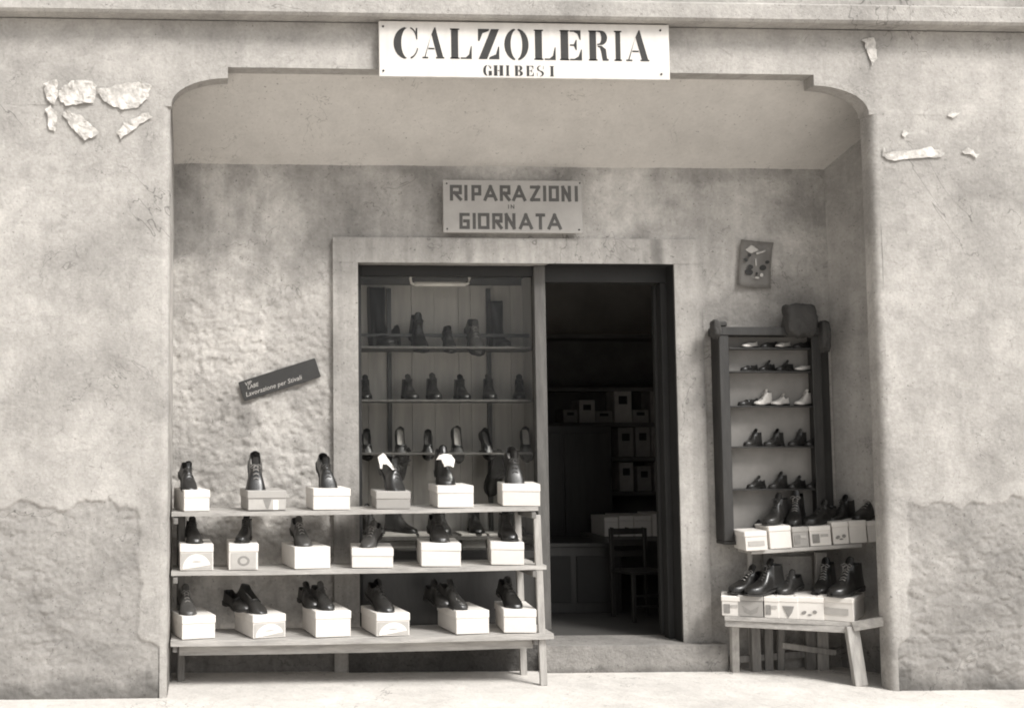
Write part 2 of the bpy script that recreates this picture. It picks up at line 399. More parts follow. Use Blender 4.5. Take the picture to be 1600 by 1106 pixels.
box('window_base_body', (DL, .575, 0), (1.904, .82, .188), M_BASE, BLD, .002)

# ------------------------------------------------------------------ shop window joinery
VX0, VX1, VXR = DL+.002, 1.925, 1.985           # glazed part, right edge of the stile
YF = .68
WIN = link('window_frame', None, None, BLD)
def wf(lo, hi, m=M_FRAME, nm='frame_bar'): return box(nm, lo, hi, m, WIN)
wf((VX0, YF, .192), (VX0+.028, YF+.05, LH-.001)); wf((VX1, YF-.02, .192), (VXR, YF+.05, LH-.001), M_POSTW, 'frame_post')
wf((VX0+.028, YF, LH-.055), (VX1, YF+.05, LH-.001)); wf((VX0+.028, YF, .560), (VX1, YF+.05, .60))
wf((VX0+.028, YF+.012, .20), (VX1, YF+.03, .559), M_DARKW, 'kick_panel')
wf((VX0+.028, YF-.01, .189), (VX1, YF+.06, .21), M_FRAME, 'bottom_rail')
pane = box('pane', (VX0+.0285, YF+.02, .601), (VX1-.0005, YF+.025, LH-.056), M_GLASS, WIN, 0)
# inside of the window: back boards, side, floor, shelves
xb = VX0-.05
widths = [.17, .15, .10, .13, .14, .07, .13, .10, .075]
YB = 1.12
x = xb
for i, wd in enumerate(widths):
    box('back_board', (x, YB+random.uniform(0, .006), .60), (x+wd-.0015, YB+.02, 2.06), M_BRD, WIN, .001); x += wd
box('back_panel', (xb, YB+.022, .19), (VXR+.01, YB+.04, 2.3), M_INTD, WIN, 0)
box('side_panel', (VXR-.006, YF+.052, .19), (VXR+.010, YB+.02, 2.11), M_BRD, WIN, 0)
box('side_panel', (xb-.02, YF+.13, .19), (xb-.004, YB+.02, 2.11), M_BRD, WIN, 0)
box('window_floor', (xb, YF+.052, .575), (VXR-.008, YB-.002, .60), M_POSTW, WIN, .001)
box('window_top', (xb, YF+.06, 2.10), (VXR-.008, YB, 2.12), M_INTD, WIN, 0)
for u in (609, 765):
    p = at(u, 600, Y=YB-.02); box('batten', (p.x-.012, YB-.022, .60), (p.x+.012, YB-.002, 2.04), M_DARKW, WIN, .001)
SHY = .86
SHZ = [at(690, v, Y=SHY-.08).z for v in (541, 624, 707)]
for k, z in enumerate(SHZ):
    box('shelf', (xb, SHY-.08, z-.012), (VXR-.008, YB-.025, z), M_POSTW, WIN, .001)
z = at(690, 838, Y=SHY-.05).z
box('shelf', (xb, SHY-.05, z-.02), (VXR-.008, YB-.025, z), M_POSTW, WIN, .001); SHZ.append(z)
p = at(690, 524, Y=.98); box('rail', (xb, .975, p.z-.009), (VXR-.008, .99, p.z+.009), M_DARKW, WIN, .001)
# shallow kick boards under the bottom display shelf
for u0, u1 in ((585, 650), (656, 700), (722, 760), (765, 800)):
    a = at(u0, 850, Y=.84); b = at(u1, 880, Y=.84)
    bx = thing('low_carton', 'dark low carton in the shadow under the bottom window shelf, %s' % {585: 'leftmost', 656: 'second from left', 722: 'third from left', 765: 'rightmost'}[u0], 'carton', group='cartons under the window shelf')
    box('carton', (a.x, .84, .601), (b.x, 1.02, .601+.065+random.uniform(-.01, .01)), M_CART, bx)
    box('lid', (a.x-.003, .837, .645), (b.x+.003, 1.023, .66+.016), M_CART2, bx)
# fluorescent lamp
lm = thing('tube_lamp', 'white fluorescent tube on two hooked brackets at the top of the shop window', 'lamp')
a = at(648, 444, Y=.86); b = at(727, 444, Y=.86)
bm = bmesh.new(); tube_into(bm, [a, b], .013, 12); link('tube', bm_mesh(bm, 'tube', True), M_TUBE, lm)
for p, s in ((a, -1), (b, 1)):
    bm = bmesh.new(); tube_into(bm, [p+Vector((s*.0, 0, 0)), p+Vector((s*.018, 0, .004)), p+Vector((s*.024, 0, .03)), p+Vector((s*.018, .0, .06)), (p.x+s*.012, p.y, 2.10)], .008, 8)
    link('bracket', bm_mesh(bm, 'bracket', True), M_INKW, lm)
# door frame
DF = thing('shop_door', 'dark wooden door frame of the open doorway right of the window', 'door')
box('head', (VXR+.001, YF, LH-.085), (DR-.001, YF+.06, LH-.001), M_FRAME, DF)
box('frame_post', (DR-.035, YF, .137), (DR-.001, YF+.06, LH-.086), M_FRAME, DF)
box('lining', (DR-.004, SF+.012, .137), (DR+.0005, YF-.002, LH-.002), M_FRAME, DF)
box('lining', (VXR+.001, SF+.012, LH-.005), (DR-.005, YF-.002, LH+.0015), M_FRAME, DF)
box('stop', (DR-.05, YF+.065, .15), (DR-.001, YF+.10, LH-.09), M_FRAME, DF)

# ------------------------------------------------------------------ interior
INT = thing('shop_interior', 'dim shop room seen through the open doorway', 'room')
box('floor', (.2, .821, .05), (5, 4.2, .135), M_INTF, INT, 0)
box('wall', (.2, 4.2, .05), (5, 4.3, 2.9), M_INT, INT, 0)
box('wall', (5, .83, .05), (5.1, 4.3, 2.9), M_INT, INT, 0)
box('wall', (.1, .83, .05), (.2, 4.3, 2.9), M_INT, INT, 0)
box('ceiling', (.1, .81, 2.65), (5.1, 4.3, 2.75), M_INT, INT, 0)
box('wall', (.2, .801, 2.25), (5, .83, 2.66), M_INT, INT, 0)
box('wall', (2.81, .70, .05), (5, .83, 2.66), M_INT, INT, 0)
box('wall', (.2, .72, .05), (.83, .83, 2.66), M_INT, INT, 0)
YS = 3.3
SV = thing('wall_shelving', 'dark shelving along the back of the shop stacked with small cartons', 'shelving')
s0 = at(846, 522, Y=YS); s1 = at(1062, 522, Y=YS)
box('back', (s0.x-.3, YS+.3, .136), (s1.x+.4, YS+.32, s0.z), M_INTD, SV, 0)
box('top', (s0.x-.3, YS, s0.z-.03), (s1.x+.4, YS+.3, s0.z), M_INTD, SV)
cart = []
for v, u0, items in ((660, 846, ((905, 930, 625, 2), (930, 958, 642, 1), (960, 987, 608, 2), (988, 1014, 640, 1), (1016, 1044, 608, 1), (880, 903, 640, 1))),
                     (714, 955, ((966, 990, 668, 1), (993, 1016, 667, 1), (1018, 1042, 667, 1))),
                     (768, 955, ((968, 990, 722, 2), (996, 1018, 728, 1), (1022, 1044, 722, 1)))):
    a = at(u0, v, Y=YS); box('shelf', (a.x-(.3 if u0 < 900 else 0), YS, a.z-.03), (s1.x+.4, YS+.299, a.z), M_INTD, SV)
    for (c, d, vt, kk) in items: cart.append((c, d, v, vt, kk))
a = at(846, 605, Y=YS); box('shelf', (a.x-.3, YS, a.z-.03), (s1.x+.4, YS+.299, a.z), M_INTD, SV)
cw = {905: 'pale tall carton at the left of the upper inside shelf', 930: 'low grey carton beside the pale tall one on the upper inside shelf', 960: 'tall pale carton in the middle of the upper inside shelf', 988: 'low dull carton right of the middle on the upper inside shelf', 1016: 'tall dull carton at the right end of the upper inside shelf', 880: 'dim low carton far left on the upper inside shelf',
      966: 'left dull carton of three on the middle inside shelf', 993: 'middle dull carton of three on the middle inside shelf', 1018: 'right dull carton of three on the middle inside shelf',
      968: 'pale carton with dark spot on the lower inside shelf', 996: 'dim carton in the middle of the lower inside shelf', 1022: 'dim carton at the right of the lower inside shelf'}
for c, d, v, vt, kk in cart:
    a = at(c, v, Y=YS+.03); b = at(d, vt, Y=YS+.03); a.z = at(846, v, Y=YS).z+.001
    t = thing('carton', cw[c], 'carton', ((a.x+b.x)/2, YS+.03, a.z), group='cartons inside the shop')
    hw = (b.x-a.x)/2-.003; h = b.z-a.z
    box('body', (-hw, 0, 0), (hw, .2, h), M_CART2 if kk == 2 else M_CART, t)
    polys('print', [[(-hw*.5, h*.55), (hw*.5, h*.55), (hw*.5, h*.8), (-hw*.5, h*.8)]], M_INK, t)
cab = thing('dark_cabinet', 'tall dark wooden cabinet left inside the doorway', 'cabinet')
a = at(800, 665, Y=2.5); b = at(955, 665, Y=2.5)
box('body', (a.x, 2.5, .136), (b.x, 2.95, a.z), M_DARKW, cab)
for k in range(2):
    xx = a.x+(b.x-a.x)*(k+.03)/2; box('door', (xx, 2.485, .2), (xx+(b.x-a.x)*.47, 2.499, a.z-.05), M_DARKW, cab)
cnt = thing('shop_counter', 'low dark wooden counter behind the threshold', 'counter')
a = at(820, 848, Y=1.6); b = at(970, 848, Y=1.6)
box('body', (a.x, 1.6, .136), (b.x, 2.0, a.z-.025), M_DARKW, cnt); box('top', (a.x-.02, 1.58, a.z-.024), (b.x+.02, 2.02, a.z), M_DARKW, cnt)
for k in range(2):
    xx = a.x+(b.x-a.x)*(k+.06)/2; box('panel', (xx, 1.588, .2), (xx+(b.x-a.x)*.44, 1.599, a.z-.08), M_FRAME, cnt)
tb = thing('work_table', 'dark work table behind the chair with white boxes along its edge', 'table')
a = at(944, 838, Y=2.1); b = at(1085, 838, Y=2.1)
box('tabletop', (a.x-.05, 2.08, a.z-.03), (b.x, 2.45, a.z), M_INTD, tb)
for xx in (a.x, b.x-.1):
    for yy in (2.1, 2.4): box('leg', (xx, yy, .136), (xx+.04, yy+.04, a.z-.031), M_INTD, tb)
tz = a.z
for k, (u0, u1, vt, nm) in enumerate(((944, 966, 808, 'bright left end box'), (967, 990, 806, 'second box from the left'), (991, 1018, 806, 'third box from the left'), (1019, 1046, 803, 'rightmost box'))):
    c = at(u0, vt, Y=2.1); d = at(u1, vt, Y=2.1)
    t = thing('shoe_box', 'pale shoebox on the work table inside the shop, the '+nm, 'shoebox', ((c.x+d.x)/2, 2.1, tz+.001), group='pale boxes on the inner table')
    hw = (d.x-c.x)/2-.002; box('body', (-hw, 0, 0), (hw, .28, c.z-tz-.03), M_BOX, t); box('lid', (-hw-.001, -.002, c.z-tz-.029), (hw+.001, .282, c.z-tz), M_BOX, t)
    polys('print', [[(-.02, .03), (.02, .035), (.015, .055), (-.01, .06)]], M_INK, t)
# chair
CH = thing('chair', 'dark wooden chair with ladder back standing just inside the doorway', 'chair', (at(1018, 900, Y=1.25).x, 1.25, .136), (0, 0, R(12)))
CH.scale = (.62, .62, .60)
for sx in (-.19, .17):
    bar('leg', (sx, 0, 0), (sx, 0, .45), .035, .035, M_DARKW, CH); bar('leg', (sx, .36, 0), (sx, .38, .86), .035, .035, M_DARKW, CH)
box('seat', (-.215, -.02, .451), (.195, .36, .475), M_DARKW, CH)
for z in (.58, .69, .80): box('back_slat', (-.19, .375, z), (.17, .39, z+.06), M_DARKW, CH)
for z in (.15, .25): bar('stretcher', (-.19, 0, z), (.17, 0, z), .02, .02, M_DARKW, CH)

# ------------------------------------------------------------------ signs
def ell(cx, cz, rx, rz, a0, a1, n=14):
    return [(cx+rx*math.cos(R(a0+(a1-a0)*i/n)), cz+rz*math.sin(R(a0+(a1-a0)*i/n))) for i in range(n+1)]
def cres(cx, rx, ri, off, side, g=14):                  # fat-and-thin half of a round letter
    if side < 0: return ell(cx, .5, rx, .53, 90+g, 270-g)+ell(cx+off*-1, .5, ri, .49, 270-g, 90+g)
    return ell(cx, .5, rx, .53, 90-g, -90+g)+ell(cx+off, .5, ri, .49, -90+g, 90-g)
def rect(x0, z0, x1, z1): return [(x0, z0), (x1, z0), (x1, z1), (x0, z1)]
ST = {   # stencil roman capitals in a unit box
 'C': [ell(.52, .5, .52, .53, 100, 262, 20)+ell(.56, .5, .26, .50, 262, 100, 20), ell(.6, .5, .36, .53, 80, 48, 6)+[(.84, .80), (.88, 1.0), (.93, 1.0), (.93, .62), (.89, .62)]+ell(.6, .5, .30, .49, 30, 80, 6), ell(.6, .5, .38, .53, -80, -20, 8)+ell(.6, .5, .34, .47, -20, -80, 8)],
 'A': [[(.56, 1.03), (.60, 1.03), (.95, .05), (1.0, .05), (1.0, 0), (.62, 0), (.62, .05), (.68, .05), (.42, .80)], [(.38, .72), (.41, .80), (.14, .05), (.26, .05), (.26, 0), (0, 0), (0, .05), (.09, .05)], [(.27, .30), (.27, .35), (.54, .35), (.56, .30)]],
 'L': [rect(.0, .0, .34, 1), rect(-.05, .96, .40, 1.0), rect(-.05, 0, .40, .04), [(.46, 0), (1, 0), (1, .42), (.96, .42), (.86, .14), (.70, .05), (.46, .05)]],
 'Z': [[(.62, 1), (1, 1), (.42, .0), (.02, .0)], [(.0, 1), (.54, 1), (.50, .93), (.22, .86), (.07, .60), (.0, .60)], [(.50, 0), (1, 0), (1, .42), (.95, .42), (.84, .16), (.54, .07)]],
 'O': [cres(.5, .50, .24, 0, -1, 10), cres(.5, .50, .24, 0, 1, 10)],
 'E': [rect(0, 0, .36, 1), rect(-.04, .96, .40, 1), rect(-.04, 0, .40, .04), [(.44, 1), (.95, 1), (.95, .68), (.91, .68), (.80, .88), (.62, .95), (.44, .95)], [(.44, 0), (1, 0), (1, .36), (.96, .36), (.84, .13), (.64, .05), (.44, .05)], [(.44, .48), (.62, .48), (.72, .34), (.76, .34), (.76, .68), (.72, .68), (.62, .53), (.44, .53)]],
 'R': [rect(0, 0, .36, 1), rect(-.05, .96, .40, 1), rect(-.05, 0, .42, .04), [(.42, 1), (.62, 1)]+ell(.62, .76, .34, .24, 90, -90, 10)+[(.42, .52), (.42, .56)]+ell(.52, .76, .12, .19, -90, 90, 8)+[(.42, .96)], [(.44, .50), (.66, .49), (.88, .38), (.94, .06), (1.02, .06), (1.02, 0), (.70, 0), (.62, .30), (.56, .43), (.44, .46)]],
 'I': [rect(.08, 0, .92, 1), rect(-.15, .955, 1.15, 1), rect(-.15, 0, 1.15, .045)],
 'G': [ell(.5, .5, .5, .53, 100, 262, 18)+ell(.56, .5, .24, .50, 262, 100, 18), ell(.55, .5, .38, .53, 78, 35, 6)+[(.95, 1), (.95, .66), (.88, .66)]+ell(.55, .5, .30, .47, 30, 78, 5), [(.62, .02), (.66, .02), (.66, .46), (1.04, .46), (1.04, .02), (.9, .02), (.74, -.02)]],
 'H': [rect(0, 0, .36, 1), rect(.64, 0, 1, 1), rect(.40, .47, .60, .53), rect(-.05, .96, .41, 1), rect(-.05, 0, .41, .04), rect(.59, .96, 1.05, 1), rect(.59, 0, 1.05, .04)],
 'B': [rect(0, 0, .36, 1), rect(-.05, .96, .38, 1), rect(-.05, 0, .38, .04), [(.42, 1), (.60, 1)]+ell(.60, .76, .34, .24, 90, -90, 10)+[(.42, .52), (.42, .56)]+ell(.50, .76, .12, .19, -90, 90, 8)+[(.42, .96)], [(.42, .49), (.62, .49)]+ell(.62, .245, .38, .245, 90, -90, 10)+[(.42, 0), (.42, .04)]+ell(.50, .245, .14, .19, -90, 90, 8)+[(.42, .45)]],
 'S': [ell(.45, .75, .45, .27, 75, 250, 12)+[(.62, .44), (.80, .30), (.86, .22), (.60, .36), (.40, .52)]+ell(.52, .78, .30, .20, 220, 80, 8), ell(.48, .25, .50, .27, -100, 60, 12)+[(.40, .58), (.62, .42)]+ell(.46, .23, .26, .20, 40, -90, 8), rect(.88, .68, .94, 1), rect(.0, .0, .06, .34)]}
def glyph(ch, x0, x1, z0, z1):
    return [[(x0+(x1-x0)*x, z0+(z1-z0)*z) for x, z in p] for p in ST[ch]]
SY = -.045
SG = thing('shop_sign', 'long white hanging board with black stencil lettering CALZOLERIA above the porch', 'sign', (0, SY, 0))
sa = at(592, 34, Y=SY); sb = at(1040, 126, Y=SY)
box('board', (sa.x, 0, sb.z+.002), (at(1046, 80, Y=SY).x, .02, 3.198), M_SIGN, SG, .002)
for xx in (sa.x+.12, sb.x-.12): box('bracket', (xx, .0205, 2.99), (xx+.02, .041, 3.18), M_FRAME, SG)
zt = at(800, 46.5, Y=SY).z; zb = at(800, 93.5, Y=SY).z
for ch, u0, u1 in (('C', 615, 655), ('A', 660, 694), ('L', 705, 737), ('Z', 747, 780), ('O', 788, 826), ('L', 836, 868), ('E', 876, 909), ('R', 921, 950), ('I', 961, 970), ('A', 978, 1014)):
    polys('letter', glyph(ch, at(u0, 70, Y=SY).x, at(u1, 70, Y=SY).x, zb, zt), M_INK, SG)
zt = at(800, 103, Y=SY).z; zb = at(800, 119, Y=SY).z
for ch, u0, u1 in (('G', 755, 768), ('H', 772, 786), ('I', 791, 795.5), ('B', 805, 817), ('E', 823, 834), ('S', 839, 850), ('I', 860, 865)):
    polys('letter', glyph(ch, at(u0, 110, Y=SY).x, at(u1, 110, Y=SY).x, zb, zt), M_INK, SG)
SK = {'R': [[(0, 0), (0, 1), (1, 1), (1, .5), (0, .5)], [(.35, .5), (1, 0)]], 'I': [[(.5, 0), (.5, 1)]], 'P': [[(0, 0), (0, 1), (1, 1), (1, .42), (0, .42)]],
      'A': [[(0, 0), (.5, 1), (1, 0)], [(.2, .28), (.8, .28)]], 'Z': [[(0, 1), (1, 1), (0, 0), (1, 0)]], 'O': [[(0, 0), (0, 1), (1, 1), (1, 0), (0, 0)]],
      'N': [[(0, 0), (0, 1), (1, 0), (1, 1)]], 'G': [[(1, 1), (0, 1), (0, 0), (1, 0), (1, .5), (.5, .5)]], 'T': [[(0, 1), (1, 1)], [(.5, 0), (.5, 1)]]}
def strokes(ch, x0, x1, z0, z1, t):
    out = []; h = t/2; x0 += h; x1 -= h; z0 += h; z1 -= h
    for pl in SK[ch]:
        q = [(x0+(x1-x0)*x, z0+(z1-z0)*z) for x, z in pl]
        for i, ((ax, az), (bx_, bz)) in enumerate(zip(q, q[1:])):
            d = Vector((bx_-ax, bz-az)); d.normalize(); e = d*h; nn = Vector((-d.y, d.x))*h
            out.append([(ax-e.x+nn.x, az-e.y+nn.y), (ax-e.x-nn.x, az-e.y-nn.y), (bx_+e.x-nn.x, bz+e.y-nn.y), (bx_+e.x+nn.x, bz+e.y+nn.y)])
    return out
RY = .535
RS = thing('repairs_sign', 'dull tin board lettered RIPARAZIONI IN GIORNATA over the door lintel', 'sign', (0, RY, 0))
ra = at(692, 281, Y=RY); rb = at(911, 365, Y=RY)
box('board', (ra.x, 0, rb.z), (rb.x, .012, ra.z), M_SIGN2, RS, .002)
def word(chars, v0, v1, um, t, m=M_SIGN2T):
    z1 = at(um, v0, Y=RY).z; z0 = at(um, v1, Y=RY).z
    for ch, a, b in chars:
        X0 = at(a, v0, Y=RY).x; X1 = at(b, v0, Y=RY).x
        if ch == 'I': c = (X0+X1)/2; X0, X1 = c-t/2, c+t/2
        off = 0
        ob = polys('letter', strokes(ch, X0, X1, z0, z1, t), m, RS)
        # overlapping strokes of one letter are stacked by fractions of a millimetre
        for i, v in enumerate(ob.data.vertices): v.co.y -= .00015*(i//8)
word([(c, 660+a/5.714, 660+b/5.714) for c, a, b in (('R', 245, 352), ('I', 375, 400), ('P', 437, 525), ('A', 545, 668), ('R', 690, 785), ('A', 800, 925), ('Z', 960, 1050), ('I', 1077, 1103), ('O', 1127, 1218), ('N', 1240, 1325), ('I', 1357, 1388))], 290, 314.5, 800, .0165)
word([('I', 793, 796), ('N', 798, 803.5)], 320, 326.5, 800, .004)
word([(c, 660+a/5.714, 660+b/5.714) for c, a, b in (('G', 330, 422), ('I', 450, 474), ('O', 495, 598), ('R', 622, 715), ('N', 735, 830), ('A', 860, 985), ('T', 1010, 1095), ('A', 1115, 1243))], 333.5, 358.5, 800, .0165)
box('shadow_batten', (ra.x+.06, RY+.02, ra.z+.012), (rb.x-.03, RY+.058, ra.z+.05), M_WOODD, RS, .003)
for xx in (ra.x+.1, rb.x-.1): box('strut', (xx, RY+.0125, rb.z+.02), (xx+.03, .562, ra.z+.03), M_WOODD, RS, .001)

# tilted enamel plate with small lettering
def text_mesh(body, size, shear=.25):
    c = bpy.data.curves.new('t', 'FONT'); c.body = body; c.size = size; c.shear = shear; c.resolution_u = 2
    ob = bpy.data.objects.new('t', c); COL.objects.link(ob)
    dg = bpy.context.evaluated_depsgraph_get(); me = bpy.data.meshes.new_from_object(ob.evaluated_get(dg))
    bpy.data.objects.remove(ob); me.materials.clear(); return me
pa = at(375, 598, Y=.575); pb = at(495, 560, Y=.575); ang = math.atan2(pb.z-pa.z, pb.x-pa.x)
EP = thing('enamel_plate', 'small black enamel plate with pale script, nailed aslant on the rough wall', 'plate', at(437, 593, Y=.575), (0, -ang, 0))
wl = (pb-pa).length*.5; hl = .052
bm = bmesh.new(); bm_box(bm, (-wl, 0, -hl), (wl, .006, hl), .0015); bmesh.ops.bevel(bm, geom=[e for e in bm.edges if abs(e.verts[0].co.y-e.verts[1].co.y) > .002], offset=.008, segments=3, affect='EDGES')
link('plate', bm_mesh(bm, 'plate'), M_METALD, EP)
for body, size, x, z, m in (('VIP', .027, -wl+.028, .022, M_INKL), ('LABE', .027, -wl+.036, .002, M_INKL), ('Lavorazione per Stivali', .0335, -wl+.016, -.033, M_INKL)):
    me = text_mesh(body, size); me.transform(Matrix.Rotation(math.pi/2, 4, 'X')); o = link('lettering', me, m, EP); o.location = (x, -.0012, z)

# poster on the right of the back wall
PO = thing('small_poster', 'small grey printed poster with dark spots above the wall case', 'poster', at(1180, 413, Y=.572), (0, R(5), 0))
bm = bmesh.new(); G = 8
pw, ph = .088, .125
vv = [[bm.verts.new((-pw+2*pw*i/G, -.004*math.sin(i*.9)*math.cos(j*.7)-(.010 if (i in (0, G) and j in (0, G)) else 0), -ph+2*ph*j/G)) for i in range(G+1)] for j in range(G+1)]
for j in range(G):
    for i in range(G): bm.faces.new((vv[j][i], vv[j][i+1], vv[j+1][i+1], vv[j+1][i]))
bmesh.ops.solidify(bm, geom=bm.faces[:], thickness=.0008)
link('sheet', bm_mesh(bm, 'sheet', True), M_POST, PO)
def blob(cx, cz, rx, rz, rot=0, n=14):
    return [(cx+rx*math.cos(a)*math.cos(rot)-rz*math.sin(a)*math.sin(rot), cz+rx*math.cos(a)*math.sin(rot)+rz*math.sin(a)*math.cos(rot)) for a in [2*math.pi*i/n for i in range(n)]]
MP = Matrix.Translation((0, -.006, 0))
polys('print', [blob(-.055, .018, .011, .010), blob(-.036, .045, .009, .008), blob(-.028, -.018, .015, .012), blob(-.034, -.045, .022, .016, -.15), blob(.040, -.016, .018, .015, .3), blob(.062, .016, .012, .009, .3), blob(.008, -.05, .006, .008)], M_INK, PO, M=MP)
polys('print', [[(-.06, .07), (-.03, .10), (.0, .085), (.012, .075), (-.03, .055)], [(.0, .05), (.045, .07), (.05, .08), (.0, .062)], blob(.035, -.056, .010, .011), blob(.012, -.072, .012, .006), [(.0, -.01), (.006, -.01), (.002, .03), (-.006, .03)]], M_INKL, PO, M=MP)
polys('print', [[(-.01, .055), (.04, .088), (.044, .092), (-.006, .062)]], M_INKG, PO, M=MP)

# torn remains of bills pasted on the pillars
def scrap(pts, label, seed, m=M_TORN, amp=.007):
    c = Vector((sum(p[0] for p in pts)/len(pts), 0, sum(p[1] for p in pts)/len(pts))); c3 = at(c.x, c.z, Y=-.004)
    bm = bmesh.new(); vv = [bm.verts.new(at(u, v, Y=-.004)-c3) for u, v in pts]; f = bm.faces.new(vv)
    bmesh.ops.triangulate(bm, faces=[f]); bmesh.ops.subdivide_edges(bm, edges=bm.edges[:], cuts=3, use_grid_fill=False)
    bmesh.ops.triangulate(bm, faces=bm.faces[:]); bmesh.ops.subdivide_edges(bm, edges=bm.edges[:], cuts=1); bmesh.ops.triangulate(bm, faces=bm.faces[:])
    for v in bm.verts:
        w3 = v.co+c3; v.co.y -= .003+amp*abs(fbm((w3.x, seed, w3.z), 16, 4))*4
        v.co.x += .016*fbm((w3.x, seed+3, w3.z), 34, 4); v.co.z += .020*fbm((w3.x, seed+6, w3.z), 34, 4)
    o = link('paper_scrap', bm_mesh(bm, 'paper_scrap'), m); o.location = c3
    tagit(o, label, 'paper scrap', 'torn bill remains on the pillars')
scrap([(68, 130), (88, 127), (92, 150), (84, 164), (74, 158)], 'narrow torn paper strip at the far left end of the scraps on the left pillar', 1)
scrap([(94, 140), (112, 128), (140, 126), (152, 134), (146, 162), (104, 166), (92, 156)], 'wide pale scrap of torn bill in the upper left of the left pillar scraps', 2)
scrap([(150, 140), (200, 130), (222, 127), (236, 134), (232, 156), (212, 170), (188, 172), (162, 158)], 'largest torn paper scrap, at the upper right of the group on the left pillar', 3)
scrap([(73, 172), (80, 168), (90, 176), (88, 196), (86, 206), (76, 202)], 'short hanging paper tatter below the leftmost scrap', 4)
scrap([(96, 176), (106, 172), (134, 188), (156, 208), (132, 220), (112, 200)], 'folded slanting paper tatter hanging below the wide pale scrap', 5)
scrap([(184, 206), (196, 192), (230, 176), (238, 182), (214, 196), (188, 219)], 'curled slanting strip below the largest scrap of the left pillar', 6)
scrap([(1346, 62), (1366, 60), (1370, 92), (1362, 103), (1354, 80)], 'small upright torn scrap near the top of the right pillar beside the sign beam', 7)
scrap([(1380, 229), (1384, 240), (1454, 230), (1476, 240), (1470, 245), (1388, 250), (1379, 246)], 'long thin torn paper strip across the right pillar', 8, amp=.004)
scrap([(1502, 238), (1512, 232), (1530, 242), (1526, 247)], 'tiny torn scrap right of the long strip on the right pillar', 9, amp=.004)
scrap([(1480, 180), (1488, 175), (1500, 176), (1488, 185)], 'tiny pale scrap high on the right pillar', 10, amp=.003)
scrap([(1407, 210), (1414, 204), (1421, 209), (1414, 215)], 'tiny pale scrap just above the left end of the long strip on the right pillar', 11, amp=.003)

# ------------------------------------------------------------------ shoes
WS = [(0, .006), (.02, .020), (.08, .030), (.2, .0335), (.42, .031), (.6, .041), (.72, .047), (.84, .044), (.92, .034), (.97, .022), (1, .006)]
ZB = [(0, .024), (.3, .022), (.48, .016), (.62, .010), (.9, .010), (1, .016)]
KIND = {
 'derby_shoe': dict(open=.40, top=[(0, .062), (.08, .066), (.22, .052), (.34, .056), (.40, .080), (.5, .072), (.62, .054), (.72, .044), (.86, .037), (.95, .029), (1, .006)], rim=.025, laces=4),
 'ankle_boot': dict(open=.37, top=[(0, .112), (.08, .118), (.2, .112), (.30, .114), (.37, .122), (.46, .098), (.58, .062), (.70, .046), (.86, .038), (.95, .030), (1, .006)], rim=.029, laces=6),
 'loafer': dict(open=.56, top=[(0, .056), (.08, .060), (.22, .046), (.40, .040), (.52, .042), (.58, .050), (.7, .043), (.86, .034), (.95, .026), (1, .006)], rim=.028, laces=0),
 'tall_boot': dict(open=.36, top=[(0, .27), (.1, .275), (.2, .275), (.30, .275), (.36, .272), (.43, .16), (.52, .075), (.66, .05), (.86, .038), (.95, .030), (1, .006)], rim=.038, laces=0)}
LEN = .275
def yy(t): return .185-LEN*t
